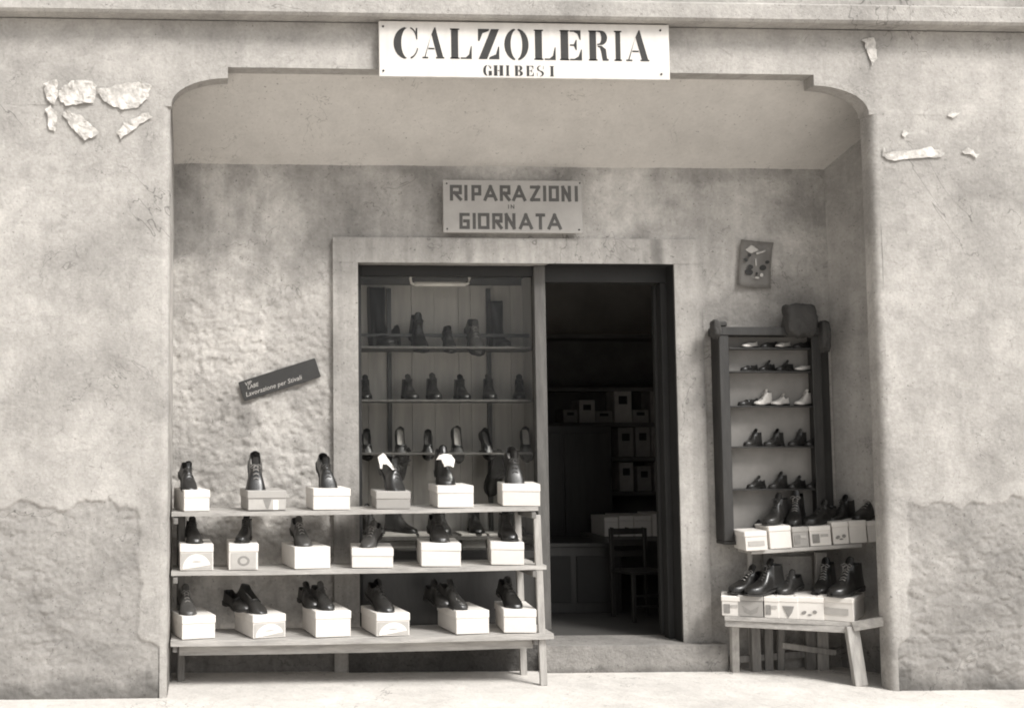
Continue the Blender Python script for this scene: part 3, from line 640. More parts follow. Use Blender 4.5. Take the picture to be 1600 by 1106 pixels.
def build_shoe_meshes(kind):
    K = KIND[kind]; out = {}
    ts = [0, .015, .04, .08, .14, .2, .26, .32, K['open']-.03, K['open'], K['open']+.04, .5, .56, .62, .68, .74, .8, .86, .91, .95, .98, 1]
    ts = sorted(set(round(t, 3) for t in ts if t <= K['open'] or t >= K['open']+.03)); NC = 13
    bm = bmesh.new(); rows = []
    for t in ts:
        ws = lerp(WS, t); zb = lerp(ZB, t); zt = lerp(K['top'], t); row = []; isopen = t <= K['open']+1e-6
        for c in range(NC):
            if isopen:
                s = -1 if c < 6 else (1 if c > 6 else 0); q = c/5 if c < 6 else (12-c)/5; q = min(q, 1)
                wr = min(K['rim'], ws*.95) if t > .05 else ws*.7
                xx = s*(ws+(wr-ws)*q**1.3)*(1+.03*math.sin(q*3.1)); zz = zb+(zt)*q
                if kind == 'tall_boot': xx = s*(ws+(K['rim']*(1 if t > .04 else .5)-ws)*min(1, q*1.5))
                yo = (-.006 if t < .2 else 0)*math.sin(q*2.5)
                if t < .05: yo -= .006*q
            else:
                a = math.pi*c/12; k = sstep(K['open'], K['open']+.25, t)
                xx = -ws*math.copysign(abs(math.cos(a))**(1.15-.55*k), math.cos(a)); zz = zb+zt*math.sin(a)**(.9-.25*k); yo = 0
            row.append(bm.verts.new((xx, yy(t)+yo, zz)))
        rows.append((t, row))
    for (t0, r0), (t1, r1) in zip(rows, rows[1:]):
        for c in range(NC-1):
            if t1 <= K['open']+1e-6 and c in (5, 6): continue
            bm.faces.new((r0[c], r0[c+1], r1[c+1], r1[c]))
    # join the heel row's halves
    bm.verts.ensure_lookup_table()
    bmesh.ops.remove_doubles(bm, verts=bm.verts, dist=.0004)
    loose = [v for v in bm.verts if not v.link_faces]; bmesh.ops.delete(bm, geom=loose, context='VERTS')
    # heel back wall
    r0 = rows[0][1]
    try:
        for c in range(5):
            if r0[c].is_valid and r0[c+1].is_valid and r0[12-c].is_valid and r0[11-c].is_valid: bm.faces.new((r0[c], r0[12-c], r0[11-c], r0[c+1]))
    except Exception: pass
    bmesh.ops.recalc_face_normals(bm, faces=bm.faces)
    bmesh.ops.solidify(bm, geom=bm.faces[:], thickness=.0028)
    out['upper'] = bm_mesh(bm, kind+'_upper', True)
    # welt and sole
    tt = [0, .01, .03, .07, .13, .2, .28, .36, .45, .53, .6, .66, .72, .78, .84, .89, .93, .96, .985, 1]
    bm = bmesh.new(); A = []
    def ring(grow, dz, t): ws = lerp(WS, t)+grow; return ws
    def slab(z0f, z1f, grow, tl):
        top = []; bo = []
        for s in (1, -1):
            for t in (tl if s > 0 else tl[::-1]):
                y = yy(t)+(grow if t <= 0 else -grow if t >= 1 else 0); x = s*(lerp(WS, t)+grow)
                top.append(bm.verts.new((x, y, z1f(t)))); bo.append(bm.verts.new((x, y, z0f(t))))
        n_ = len(top); bm.faces.new(top); bm.faces.new(bo[::-1])
        for i in range(n_): j = (i+1) % n_; bm.faces.new((top[i], bo[i], bo[j], top[j]))
    slab(lambda t: lerp(ZB, t)-.009, lambda t: lerp(ZB, t)-.001, .0035, tt)
    out['sole'] = bm_mesh(bm, kind+'_sole')
    bm = bmesh.new(); slab(lambda t: 0.0, lambda t: lerp(ZB, t)-.0095, .002, [0, .01, .03, .07, .13, .2, .27])
    out['heel'] = bm_mesh(bm, kind+'_heel')
    bm = bmesh.new(); slab(lambda t: lerp(ZB, t)+.0005, lambda t: lerp(ZB, t)+.006, -.004, [t for t in tt if .03 <= t <= .72])
    out['insole'] = bm_mesh(bm, kind+'_insole')
    o = K['open']; zt = lerp(K['top'], o)+lerp(ZB, o); y0 = yy(o)
    if K['laces']:
        bm = bmesh.new(); g = []
        for i, (dy, dz, hw) in enumerate(((-.030, -.016, .014), (-.012, -.004, .018), (.004, .010, .021), (.016, .026, .021), (.021, .036, .014))):
            g.append([bm.verts.new((hw*s, y0+dy+abs(s)*.004, zt+dz-abs(s)*.006)) for s in (-1, -.5, 0, .5, 1)])
        for a, b in zip(g, g[1:]):
            for i in range(4): bm.faces.new((a[i], a[i+1], b[i+1], b[i]))
        bmesh.ops.solidify(bm, geom=bm.faces[:], thickness=.002); out['tongue'] = bm_mesh(bm, kind+'_tongue', True)
        bm = bmesh.new(); nl = K['laces']
        for i in range(nl):
            t = o+.035+.20*i/(nl-1)*.9; z = lerp(K['top'], t)+lerp(ZB, t)+.0025; y = yy(t); hw = .015
            for s in (-1, 1): tube_into(bm, [(-hw*s, y, z-.005), (0, y-.002, z+.001), (hw*s, y-.009, z-.005)], .0017, 5)
        t = o+.03; z = lerp(K['top'], t)+lerp(ZB, t)+.004; y = yy(t)
        for s in (-1, 1):
            tube_into(bm, [(0, y, z), (s*.014, y-.004, z+.008), (s*.027, y-.010, z-.001), (s*.020, y-.014, z-.009), (0, y-.003, z)], .0017, 5)
            tube_into(bm, [(0, y, z), (s*.008, y-.012, z-.002), (s*.014, y-.026, z-.017)], .0016, 5)
        out['laces'] = bm_mesh(bm, kind+'_laces', True)
    elif kind == 'loafer':
        bm = bmesh.new(); t = .60; pts = []
        for s in (-1, -.66, -.33, 0, .33, .66, 1):
            a = math.acos(max(-1, min(1, s))); pts.append((lerp(WS, t)*.97*s, yy(t), lerp(ZB, t)+(lerp(K['top'], t))*(max(0, 1-s*s))**.36+.002))
        tube_into(bm, pts, .004, 6); out['strap'] = bm_mesh(bm, 'loafer_strap', True)
    return out
SHM = {k: build_shoe_meshes(k) for k in KIND}
CACHE = {}
COLS = {'black': (M_LEA, M_LIND, M_LACE), 'brown': (M_LEB, M_LIN, M_LACE), 'grey': (M_LEG, M_LIN, M_LACEW), 'white': (M_LEW, M_LIN, M_LACEW), 'pale_laced': (M_LEA, M_LIN, M_LACEW)}
def shoe(kind, colour, loc, label, yaw=0, tilt=0, roll=0, scale=1, group=None, parentM=None):
    key = (kind, colour); up, li, la = COLS[colour]
    root = thing(kind, label, {'derby_shoe': 'shoe', 'loafer': 'shoe', 'ankle_boot': 'boot', 'tall_boot': 'boot'}[kind], (0, 0, 0), (0, 0, 0), group)
    if key not in CACHE:
        CACHE[key] = []
        for nm, me in SHM[kind].items():
            m = {'upper': up, 'sole': M_SOLE, 'heel': M_SOLE, 'insole': li, 'tongue': M_LIND if colour in ('brown', 'grey') else up, 'laces': la, 'strap': up}[nm]
            me = me.copy(); me.materials.append(m); o = link(nm, me, None, root)
            if nm == 'upper':
                md = o.modifiers.new('round', 'SUBSURF'); md.levels = 1; md.render_levels = 1
            CACHE[key].append(o)
    else:
        for o in CACHE[key]:
            c = o.copy(); COL.objects.link(c); c.parent = root
    Mx = Matrix.Translation(Vector(loc)) @ Matrix.Rotation(yaw, 4, 'Z') @ Matrix.Rotation(roll, 4, 'Y') @ Matrix.Rotation(tilt, 4, 'X') @ Matrix.Scale(scale, 4)
    if parentM: Mx = parentM @ Mx
    root.matrix_world = Mx; root.location = Mx.to_translation(); root.rotation_euler = Mx.to_euler(); root.scale = (scale,)*3
    return root

# ------------------------------------------------------------------ shoe boxes
def shoebox(loc, yaw, wd, dp, ht, label, style='white', lid=.038, print_=None, group=None, lidded=True, roll=0):
    t = thing('shoe_box', label, 'shoebox', loc, (0, roll, yaw), group)
    mb, ml = {'white': (M_BOX, M_BOXL), 'grey': (M_BOXG, M_BOXGL), 'greyend': (M_BOX, M_BOXL)}[style]
    hw = wd/2; j = random.uniform(-.0015, .0015)
    box('body', (-hw+.002, .002, 0), (hw-.002, dp-.002, ht-.004), mb, t, .0015)
    if lidded: 
        tl = R(random.uniform(-.8, .8)); bm = bmesh.new(); bm_box(bm, (-hw, -.0015, ht-lid), (hw, dp+.0015, ht), .003)
        bm.transform(Matrix.Translation((j, 0, 0)) @ Matrix.Rotation(tl, 4, 'Z')); link('lid', bm_mesh(bm, 'lid'), ml, t)
    zt = ht-lid-.004 if lidded else ht-.008
    if print_ == 'swoosh':      # grey end panel with a broad white oval
        polys('end_label', [rect(-hw+.008, .008, hw-.008, zt)], M_INKL, t, .0008)
        polys('emblem', [ell(.0, .0, hw*1.35, zt*.86, 8, 172, 16)], M_INKW, t, .0016, Matrix.Translation((0, 0, .006)) @ Matrix.Rotation(R(-9), 4, 'Y') @ Matrix.Scale(.62, 4, (1, 0, 0)))
        polys('emblem', [ell(.0, zt*.5, hw*.30, .004, 0, 345, 12)], M_INKL, t, .0024)
    elif print_ == 'ring':
        polys('end_label', [rect(-hw+.012, .006, hw-.012, zt)], M_INKL, t, .0008)
        polys('emblem', [ell(0, zt*.52, .030, .024, 0, 348, 20)], M_INKG, t, .0016); polys('emblem', [ell(0, zt*.52, .017, .014, 0, 345, 16)], M_INKL, t, .0022)
    elif print_ == 'wedge':
        polys('end_label', [rect(-hw+.004, .004, hw-.004, zt)], M_INKL, t, .0008)
        polys('emblem', [[(-.020, zt), (.022, zt), (.006, .006), (-.006, .010)]], M_INKG, t, .0016); polys('emblem', [rect(.03, .004, .055, zt-.004)], M_INKW, t, .0016)
    elif print_ == 'photo':
        polys('end_label', [rect(-hw*.75, zt*.2, -hw*.1, zt*.85)], M_INKG, t, .0008); polys('emblem', [rect(hw*.0, zt*.62, hw*.7, zt*.82)], M_INKL, t, .0008)
    elif print_ == 'bow':
        polys('end_label', [rect(-hw+.003, .003, hw-.003, zt)], M_BOXG, t, .0008)
        polys('emblem', [[(-hw*.65, zt*.72), (0, zt*.42), (hw*.65, zt*.72), (hw*.5, zt*.3), (0, zt*.12), (-hw*.5, zt*.3)]], M_INKG, t, .0016)
    elif print_ == 'script':
        polys('end_label', [rect(-hw*.7, zt*.35, hw*.7, zt*.72)], M_INKL, t, .0008)
    elif print_ == 'spots':
        polys('emblem', [blob(-hw*.4, zt*.42, .012, .008, .5), blob(hw*.35, zt*.48, .010, .009), blob(0, zt*.3, .010, .004)], M_INKG, t, .0008)
    elif print_ == 'tree':
        polys('emblem', [[(-hw*.5, zt*.8), (hw*.6, zt*.8), (hw*.4, zt*.4), (hw*.05, zt*.05), (-hw*.2, zt*.4)]], M_INKG, t, .0008)
    return t

# ------------------------------------------------------------------ left display rack of rough boards
RK = thing('plank_rack', 'rough grey wooden rack of three long plank shelves before the window', 'rack')
RX0, RX1 = .010, 1.80
RZ = [(.839, .861), (.556, .577), (.231, .253)]          # shelf top height at left and right end
RF, RB_ = .19, .50
def plank(za, zb_, y0, y1, x0, x1, th, nm='plank', m=None, seed=0):
    bm = bmesh.new(); bm_box(bm, (0, 0, -th), (1, y1-y0, 0), 0)
    bmesh.ops.subdivide_edges(bm, edges=[e for e in bm.edges if abs(e.verts[0].co.x-e.verts[1].co.x) > .5], cuts=24)
    for v in bm.verts:
        t = v.co.x; v.co.x = x0+(x1-x0)*t; v.co.z += za+(zb_-za)*t-.004*math.sin(math.pi*t)+.002*fbm((t*6, seed, v.co.z*4), 1, 3); v.co.y += y0+.004*fbm((t*5, seed+4, 0), 1, 3)
    return link(nm, bm_mesh(bm, nm), m or M_WOOD, RK)
ext = [0, .035, .06]
for k, (za, zb_) in enumerate(RZ):
    x1 = RX1+ext[k]
    if k < 2:
        plank(za, zb_, RF, RF+.13, RX0, x1, .020, seed=k); plank(za, zb_, RF+.175, RB_, RX0, x1-.02, .020, seed=k+5)
    else:
        plank(za, zb_, RF-.02, RF+.16, RX0, x1, .026, seed=k); plank(za, zb_, RF+.163, RB_+.02, RX0, x1-.01, .022, seed=k+5)
        plank(za-.027, zb_-.027, RF+.03, RF+.055, RX0+.04, x1-.09, .05, 'rail', seed=9)
for x, y, zt, m in ((RX1-.005, RF+.015, .84, M_WOODV), (RX1-.035, RB_-.03, .84, M_WOODV), (.045, RB_-.02, .82, M_WOODD), (.055, RF+.2, .82, M_WOODD)):
    dx = .02 if x > 1 else 0
    bar('post', (x+dx, y, 0), (x, y, zt-(.02 if x > 1 else 0)), .034, .022, m, RK, up=(0, 1, 0))
for za, zb_ in RZ:
    for x, z in ((.03, za), (RX1-.022, zb_)): bar('cross_bearer', (x, RF+.0, z-.042), (x, RB_, z-.042), .022, .03, M_WOODD, RK)
for xx, zz in ((sa.x+.02, 3.17), (sa.x+.02, sb.z+.03), (sb.x-.02, 3.17), (sb.x-.02, sb.z+.03)):
    bm = bmesh.new(); bmesh.ops.create_icosphere(bm, subdivisions=1, radius=.006); o = link('nail', bm_mesh(bm, 'nail'), M_METALD, SG); o.location = (xx, -.001, zz)
for xx, zz in ((ra.x+.02, ra.z-.02), (rb.x-.012, ra.z-.012), (ra.x+.02, rb.z+.02), (rb.x-.02, rb.z+.02)):
    bm = bmesh.new(); bmesh.ops.create_icosphere(bm, subdivisions=1, radius=.005); o = link('nail', bm_mesh(bm, 'nail'), M_METALD, RS); o.location = (xx, -.001, zz)
def shelfz(k, x): za, zb_ = RZ[k]; t = (x-RX0)/(RX1-RX0); return za+(zb_-za)*t-.004*math.sin(math.pi*max(0, min(1, t)))+.002

ORD = ['leftmost', 'second from left', 'third from left', 'fourth from left', 'fifth from left', 'rightmost']
ROWN = ['top plank', 'middle plank', 'bottom plank']
BX = [  # row, u0, u1 of the near end, height px, yaw, style, print
 (0, 287, 328, 33, 12, 'white', None), (0, 387, 448, 31, 6, 'grey', 'wedge'), (0, 489, 548, 33, 3, 'white', None), (0, 588, 642, 25, -3, 'grey', None), (0, 684, 741, 34, -2, 'white', None), (0, 787, 845, 34, -8, 'white', None),
 (1, 281, 334, 49, 4, 'white', 'swoosh'), (1, 357, 404, 47, 2, 'white', 'ring'), (1, 460, 518, 35, 10, 'nolid', None), (1, 550, 615, 30, -5, 'white', None), (1, 659, 721, 36, -5, 'white', None), (1, 769, 820, 35, -9, 'white', None),
 (2, 284, 337, 36, 15, 'white', None), (2, 395, 448, 36, 17, 'white', 'swoosh'), (2, 493, 550, 40, 9, 'white', None), (2, 588, 642, 35, 8, 'white', 'swoosh'), (2, 713, 767, 36, 8, 'white', None), (2, 788, 839, 36, -5, 'white', None)]
BXL = ['plain white box, front face narrow', 'grey box with a dark wedge print', 'plain white box with broad lid', 'plain grey box', 'bright white box in front of the window', 'bright white box at the post',
       'white box with an oval on its end', 'narrow white box with a round emblem', 'long white box without a visible lid', 'white box, low and wide', 'white box under the open loafer', 'narrow white box beside the post',
       'white box against the pillar', 'white box with oval print, side showing', 'plain white box turned slightly', 'white box with oval print', 'plain white box, side showing', 'narrow plain white box by the post']
BOXOBJ = []
cnt_ = [0, 0, 0]
SCL = FPX
for i, (row, u0, u1, hp, yaw, style, pr) in enumerate(BX):
    vb = [797, 890, 993][row]; y0 = [.205, .205, .185][row]
    a = at(u0, vb, Y=y0); b = at(u1, vb, Y=y0); cx = (a.x+b.x)/2
    wd = (b.x-a.x)/max(.9, math.cos(R(yaw))); hp_ = hp*(b.x-a.x)/(u1-u0)
    if style == 'nolid' : pass
    ht = max(.085, min(.13, hp_*(1.0)))
    if row == 1 and i in (6, 7): ht = .125
    n_ = cnt_[row]; cnt_[row] += 1
    z = shelfz(row, cx)
    M = Matrix.Translation((cx, y0, z)) @ Matrix.Rotation(R(yaw), 4, 'Z')
    dp = .285
    # swing about the front centre, keep the corner off the plank edge
    shoebox((cx, y0+abs(math.sin(R(yaw)))*wd*.5, z+.001), R(yaw), wd, dp, ht, '%s, %s on the %s' % (BXL[i], ORD[n_], ROWN[row]), 'grey' if style == 'grey' else 'white', print_=pr, lidded=style != 'nolid', group='shoeboxes on the plank rack')
    BOXOBJ.append((Matrix.Translation((cx, y0+abs(math.sin(R(yaw)))*wd*.5, z+.001)) @ Matrix.Rotation(R(yaw), 4, 'Z'), wd, ht))
SH = [ # kind, colour, dx(px from box centre), yaw deg, tilt deg, roll, scale, label words
 ('derby_shoe', 'black', -9, 10, 26, 4, .84, 'small black laced shoe'), ('derby_shoe', 'pale_laced', -14, -2, 46, 0, 1.02, 'large black shoe with pale laces'), ('derby_shoe', 'black', -2, 6, 42, -4, .94, 'black laced shoe tipped forward'),
 ('derby_shoe', 'black', 3, 22, 36, 8, 1.0, 'black shoe stuffed with white paper'), ('ankle_boot', 'black', -12, 0, 16, 0, .98, 'black boot with white paper tag'), ('derby_shoe', 'brown', -8, 2, 44, 0, 1.0, 'dark shoe tipped steeply'),
 ('derby_shoe', 'brown', -3, 8, 10, 0, .84, 'dark low shoe'), ('ankle_boot', 'black', 0, -14, 2, 3, .74, 'stout black boot leaning left'), ('derby_shoe', 'grey', -10, 6, 22, -4, .86, 'worn greyish shoe'),
 ('derby_shoe', 'grey', -4, -22, 18, 6, .82, 'greyish shoe pointing left'), ('derby_shoe', 'brown', 0, 4, 14, 0, .98, 'dark shoe with pale lining'), ('ankle_boot', 'black', 5, 3, 3, 0, .86, 'black boot with dark laces'),
 ('derby_shoe', 'grey', -12, 4, 16, 0, .94, 'grey-brown laced shoe'), ('loafer', 'brown', -14, 22, 20, 6, 1.0, 'dark slip-on with pale inside'), ('derby_shoe', 'brown', -8, 16, 12, 3, .90, 'dark laced shoe turned right'),
 ('derby_shoe', 'black', -8, 14, 16, 0, 1.02, 'dull black laced shoe'), ('derby_shoe', 'brown', -18, 18, 12, 3, .96, 'dark low shoe turned right'), ('derby_shoe', 'black', -8, 10, 16, 0, .98, 'glossy black shoe')]
for i, (kd, cl, dx, yaw, tilt, roll, sc, words) in enumerate(SH):
    row = BX[i][0]; n_ = i % 6; Mb, wd, ht = BOXOBJ[i]
    if row == 2: sc *= .93
    base = Mb.to_translation(); byaw = R(BX[i][4])
    ly = .10*sc
    loc = Mb @ Vector((dx/331, ly, ht+.002))
    shoe(kd, cl, loc, '%s, %s box, %s' % (words, ORD[n_], ROWN[row]), R(yaw)+byaw*.5, R(tilt), R(roll), sc, 'shoes shown on the plank rack')
    # the other shoe of the pair lies crosswise behind and props up the heel
    side = -1 if i % 2 else 1
    if i in (13, 14, 16):     # mates that show beside the front shoe
        loc2 = Mb @ Vector((dx/331-.050, ly+.075, ht+.002))
        shoe(kd, cl, loc2, 'mate behind the %s, %s, %s' % (words, ORD[n_], ROWN[row]), R(yaw-6)+byaw*.5, R(3), 0, sc, 'shoes shown on the plank rack')
    else:                            # a wad of wood under the raised heel
        kk = .17*sc*math.sin(R(tilt)); pr_ = Mb @ Vector((dx/331, ly+.13*sc, ht+.001))
        wdg = thing('shoe_rest', 'small dark wedge under the raised heel, %s box, %s' % (ORD[n_], ROWN[row]), 'shoe rest', pr_, (0, 0, byaw), 'heel wedges on the plank rack')
        bar('prop', (0, 0, .004), (0, .012, max(.02, .13*sc*math.tan(R(tilt))-.004)), .02, .02, M_DARKW, wdg); box('foot', (-.02, -.02, 0), (.02, .03, .004), M_DARKW, wdg)
# white paper tucked into two boots on the top plank
def paper(pts, ctr, label, yaw=0, tilt=R(-35)):
    bm = bmesh.new(); f = bm.faces.new([bm.verts.new((x, 0, z)) for x, z in pts]); bmesh.ops.triangulate(bm, faces=[f])
    bmesh.ops.subdivide_edges(bm, edges=bm.edges[:], cuts=2); bmesh.ops.triangulate(bm, faces=bm.faces[:])
    for v in bm.verts: v.co.y = -.010*math.cos(v.co.x*60)+.012*fbm((v.co.x, 1, v.co.z), 40, 2)
    bmesh.ops.solidify(bm, geom=bm.faces[:], thickness=.0008)
    o = link('paper_tag', bm_mesh(bm, 'paper_tag'), M_PAPER); o.location = ctr; o.rotation_euler = (tilt, 0, yaw); tagit(o, label, 'paper')
M3, w3, h3 = BOXOBJ[3]; M4, w4, h4 = BOXOBJ[4]
paper([(-.035, .05), (-.008, .062), (.012, .03), (.006, .012), (.03, -.012), (.038, -.03), (.008, -.048), (-.010, -.006), (-.026, .0), (-.036, -.028), (-.044, -.02)], M3 @ Vector((-.018, .105, h3+.13)), 'ragged white paper hanging out of the turned boot on the grey box', R(18), R(-42))
paper([(-.05, .01), (-.03, .036), (.03, .036), (.048, .016), (.034, .004), (.03, -.046), (-.016, -.046), (-.018, .0)], M4 @ Vector((-.036, .052, h4+.122)), 'white paper tag with flaps over the boot laces on the fifth top box', 0, R(-44))

# ------------------------------------------------------------------ footwear in the window
def win(kd, cl, u, k, lab, yaw=0, tilt=0, sc=.8, y=None):
    y = y if y is not None else SHY+.01
    p = at(u, 600, Y=y); zz = SHZ[k]+.001
    # correct u for the lean of verticals in the picture
    vv = [541, 624, 707, 838][k]; p = at(u, vv-15, Y=y)
    return shoe(kd, cl, (p.x, y+.06*sc, zz), lab, R(yaw), R(tilt), 0, sc, 'footwear in the shop window')
SN = ['upper', 'second', 'third', 'lowest']
for i, (u, kd, cl, sc) in enumerate(((573, 'ankle_boot', 'black', .78), (645, 'ankle_boot', 'brown', .80), (682, 'ankle_boot', 'brown', .84), (727, 'ankle_boot', 'black', .80), (769, 'ankle_boot', 'brown', .82), (815, 'ankle_boot', 'black', .80))):
    win(kd, cl, u, 1, 'dark ankle boot facing out on the second window shelf, %s of six' % ORD[i], (-5, 6, 0, 3, -6, -14)[i], 4, sc)
def stand(x, y, z, h):
    st = thing('shoe_rest', 'small dark wedge holding a tipped shoe, %s on the third window shelf' % stand.w, 'shoe rest', (x, y, z), group='wedges on the third window shelf')
    bar('prop', (0, 0, 0), (0, -.02, h), .02, .008, M_DARKW, st); box('foot', (-.025, -.01, 0), (.025, .03, .006), M_DARKW, st)
for i, (u, cl, sc, tl) in enumerate(((575, 'black', .70, 52), (628, 'brown', .74, 62), (671, 'black', .68, 52), (717, 'brown', .76, 66), (764, 'black', .72, 52), (825, 'white', .74, 60))):
    o = win('loafer', 'brown' if cl == 'white' else cl, u, 2, '%s slip-on tipped up on its toe on the third window shelf, %s' % ('pale-toed' if cl == 'white' else 'dark', ORD[i]), (-4, 0, -10, 2, 10, -6)[i], tl, sc)
    stand.w = ORD[i]
    stand(o.location.x, o.location.y+.085*sc*1.2, SHZ[2]+.001, .13*sc)
for i, (u, kd, cl, yaw, sc, y) in enumerate(((588, 'ankle_boot', 'black', 20, .92, .86), (637, 'ankle_boot', 'black', 35, .9, .88), (695, 'ankle_boot', 'black', 0, .95, .88), (748, 'ankle_boot', 'black', -4, .92, .86), (812, 'ankle_boot', 'black', 10, .85, .90))):
    win(kd, cl, u, 3, 'black boot on the lowest window shelf, %s of five' % ['leftmost', 'second from left', 'middle', 'second from right', 'rightmost'][i], yaw, 2, sc, y)
for i, (u, kd, cl, yaw, sc, tl, lb) in enumerate(((658, 'ankle_boot', 'black', 4, .98, 26, 'black boot with a high collar, left on the upper window shelf'), (704, 'derby_shoe', 'brown', 0, .76, 34, 'small brown laced shoe in the middle of the upper window shelf'), (746, 'derby_shoe', 'grey', 3, .98, 38, 'dark laced shoe with pale tongue on the upper window shelf'))):
    win(kd, cl, u, 0, lb, yaw, tl, sc)
win('tall_boot', 'black', 788, 0, 'tall black shaft boot at the right of the upper window shelf', 4, 0, .95, .90)
win('tall_boot', 'black', 604, 0, 'very tall black boot at the left end of the upper window shelf', 12, 0, 1.22, .90)
win('tall_boot', 'black', 615, 0, 'second very tall black boot close behind the leftmost one', -20, 0, 1.2, 1.0)
# hanging pair
for u, v, lb, k, sc in ((768, 735, 'black boot hung by its pull loop below the third window shelf', 'ankle_boot', .95), (622, 725, 'dark shoe hung below the third window shelf at the left', 'derby_shoe', .8)):
    p = at(u, v-22, Y=.95)
    r = shoe(k, 'black', (p.x, .95, p.z-.14*sc), lb, R(20), R(98), R(8), sc, 'footwear in the shop window')

# ------------------------------------------------------------------ wall case on the right
CS = thing('wall_case', 'tall dark open wall case with pale back and six shelves of shoes', 'display case')
cy0, cy1 = .49, .585
c0 = at(1118, 511, Y=cy0); cx0 = 2.846; cx1 = 3.385; cz1 = c0.z; cz0 = .665
box('side', (cx0, cy0, cz0), (cx0+.022, cy1, cz1-.044), M_CASE, CS); box('side', (cx1-.022, cy0, cz0), (cx1, cy1, cz1-.044), M_CASE, CS)
box('front_post', (cx0-.001, cy0-.014, cz0), (cx0+.050, cy0-.001, cz1-.045), M_CASE, CS); box('front_post', (cx1-.046, cy0-.014, cz0), (cx1+.001, cy0-.001, cz1-.045), M_CASE, CS)
box('top_rail', (cx0-.012, cy0-.018, cz1-.043), (cx1+.012, cy1, cz1), M_CASE, CS); box('bottom', (cx0, cy0-.006, cz0-.02), (cx1, cy1, cz0-.001), M_CASE, CS)
box('back', (cx0+.01, cy1-.012, cz0), (cx1-.005, cy1-.001, cz1-.045), M_CASEB, CS)
box('side_strip', (cx1+.004, cy0+.05, cz0+.12), (cx1+.075, cy0+.065, cz1-.06), M_CASE, CS)  # narrow dark strip just right of the case
CV = [544, 580, 634, 697, 763, 832]; CZ = []
for v in CV:
    z = at(1200, v, Y=cy0+.05).z; CZ.append(z); 
    if z > cz0+.02: box('shelf', (cx0+.023, cy0+.008, z-.008), (cx1-.023, cy1-.013, z), M_CASE, CS, .001)
box('post_cap', (cx0+.004, cy0-.016, cz1+.001), (cx0+.046, cy0+.03, cz1+.030), M_CASE, CS, .008)
# rolled canvas covers on the corners
def cover(ctr, rx, ry, rz, label, seed, sag=.3, box_=0.0):
    bm = bmesh.new(); bmesh.ops.create_icosphere(bm, subdivisions=4, radius=1)
    for v in bm.verts:
        n_ = v.co.copy(); k = 1/max(abs(n_.x)**7+abs(n_.y)**7+abs(n_.z)**7, 1e-9)**(1/7)
        c = n_*(1+(k-1)*box_); s = 1+.16*fbm(n_, 2.2, 4, seed)+.05*fbm((n_.x*1.5, n_.y*1.5, n_.z*7), 1, 3, seed+3)
        v.co = Vector((c.x*rx, c.y*ry, c.z*rz))*s
        if v.co.z < 0: v.co.z *= 1+sag*abs(fbm((n_.x*3, n_.y*3, 0), 1, 2, seed))*2
    o = link('canvas_bundle', bm_mesh(bm, 'canvas_bundle', True), M_CLOTH); o.location = ctr; tagit(o, label, 'canvas cover', 'canvas bundles on the wall case')
b0 = at(1253, 495, Y=.43); cover((b0.x+.005, .47, b0.z-.012), .078, .05, .080, 'dark canvas bundle sitting on the right top corner of the wall case', 3, .25, 1.0)
b1 = at(1284, 520, Y=.43); cover((cx1+.014, .475, b1.z-.01), .022, .05, .075, 'dark canvas flap hanging down the right side of the wall case', 8, .3, .9)
b1 = at(1116, 512, Y=.43); cover((cx0-.020, .47, b1.z), .022, .035, .045, 'small dark canvas tuft hanging at the left top corner of the wall case', 6, .5, .6)
def case_item(u, k, kd, cl, yaw, sc, lb):
    p = at(u, CV[k]-8, Y=cy0+.09)
    shoe(kd, cl, (p.x+(.035*sc if yaw < 0 else -.035*sc), cy0+.045, CZ[k]+.001), lb, R(yaw), 0, 0, sc, 'footwear in the wall case')
KN = ['top', 'second', 'third', 'fourth', 'fifth', 'bottom']
items = [(0, 1157, 'loafer', 'white'), (0, 1187, 'loafer', 'black'), (0, 1209, 'loafer', 'white'), (0, 1238, 'loafer', 'brown'),
         (1, 1156, 'loafer', 'black'), (1, 1184, 'derby_shoe', 'black'), (1, 1211, 'derby_shoe', 'black'), (1, 1240, 'loafer', 'white'),
         (2, 1153, 'loafer', 'black'), (2, 1177, 'ankle_boot', 'white'), (2, 1204, 'derby_shoe', 'white'), (2, 1240, 'ankle_boot', 'white'),
         (3, 1161, 'ankle_boot', 'brown'), (3, 1193, 'ankle_boot', 'brown'), (3, 1230, 'ankle_boot', 'brown'), (3, 1256, 'ankle_boot', 'black'),
         (4, 1166, 'derby_shoe', 'black'), (4, 1200, 'ankle_boot', 'brown'), (4, 1230, 'derby_shoe', 'black'), (4, 1258, 'ankle_boot', 'black'),
         (5, 1165, 'derby_shoe', 'black'), (5, 1190, 'derby_shoe', 'brown')]
per = {}
for k, u, kd, cl in items:
    per[k] = per.get(k, 0)+1
    nn = ['leftmost', 'second from left', 'third from left', 'rightmost'][per[k]-1]
    sc = {'loafer': .50, 'derby_shoe': .50, 'ankle_boot': .50}[kd]*(1.0 if k > 1 else .9)
    if k == 3: sc = .52
    case_item(u, k, kd, cl, -62 + random.uniform(-6, 6), sc, '%s %s %s on the %s shelf of the wall case' % ({'white': 'white', 'black': 'black', 'brown': 'dark brown'}[cl], {'loafer': 'low slip-on', 'derby_shoe': 'low laced shoe', 'ankle_boot': 'ankle boot'}[kd], nn, KN[k]))

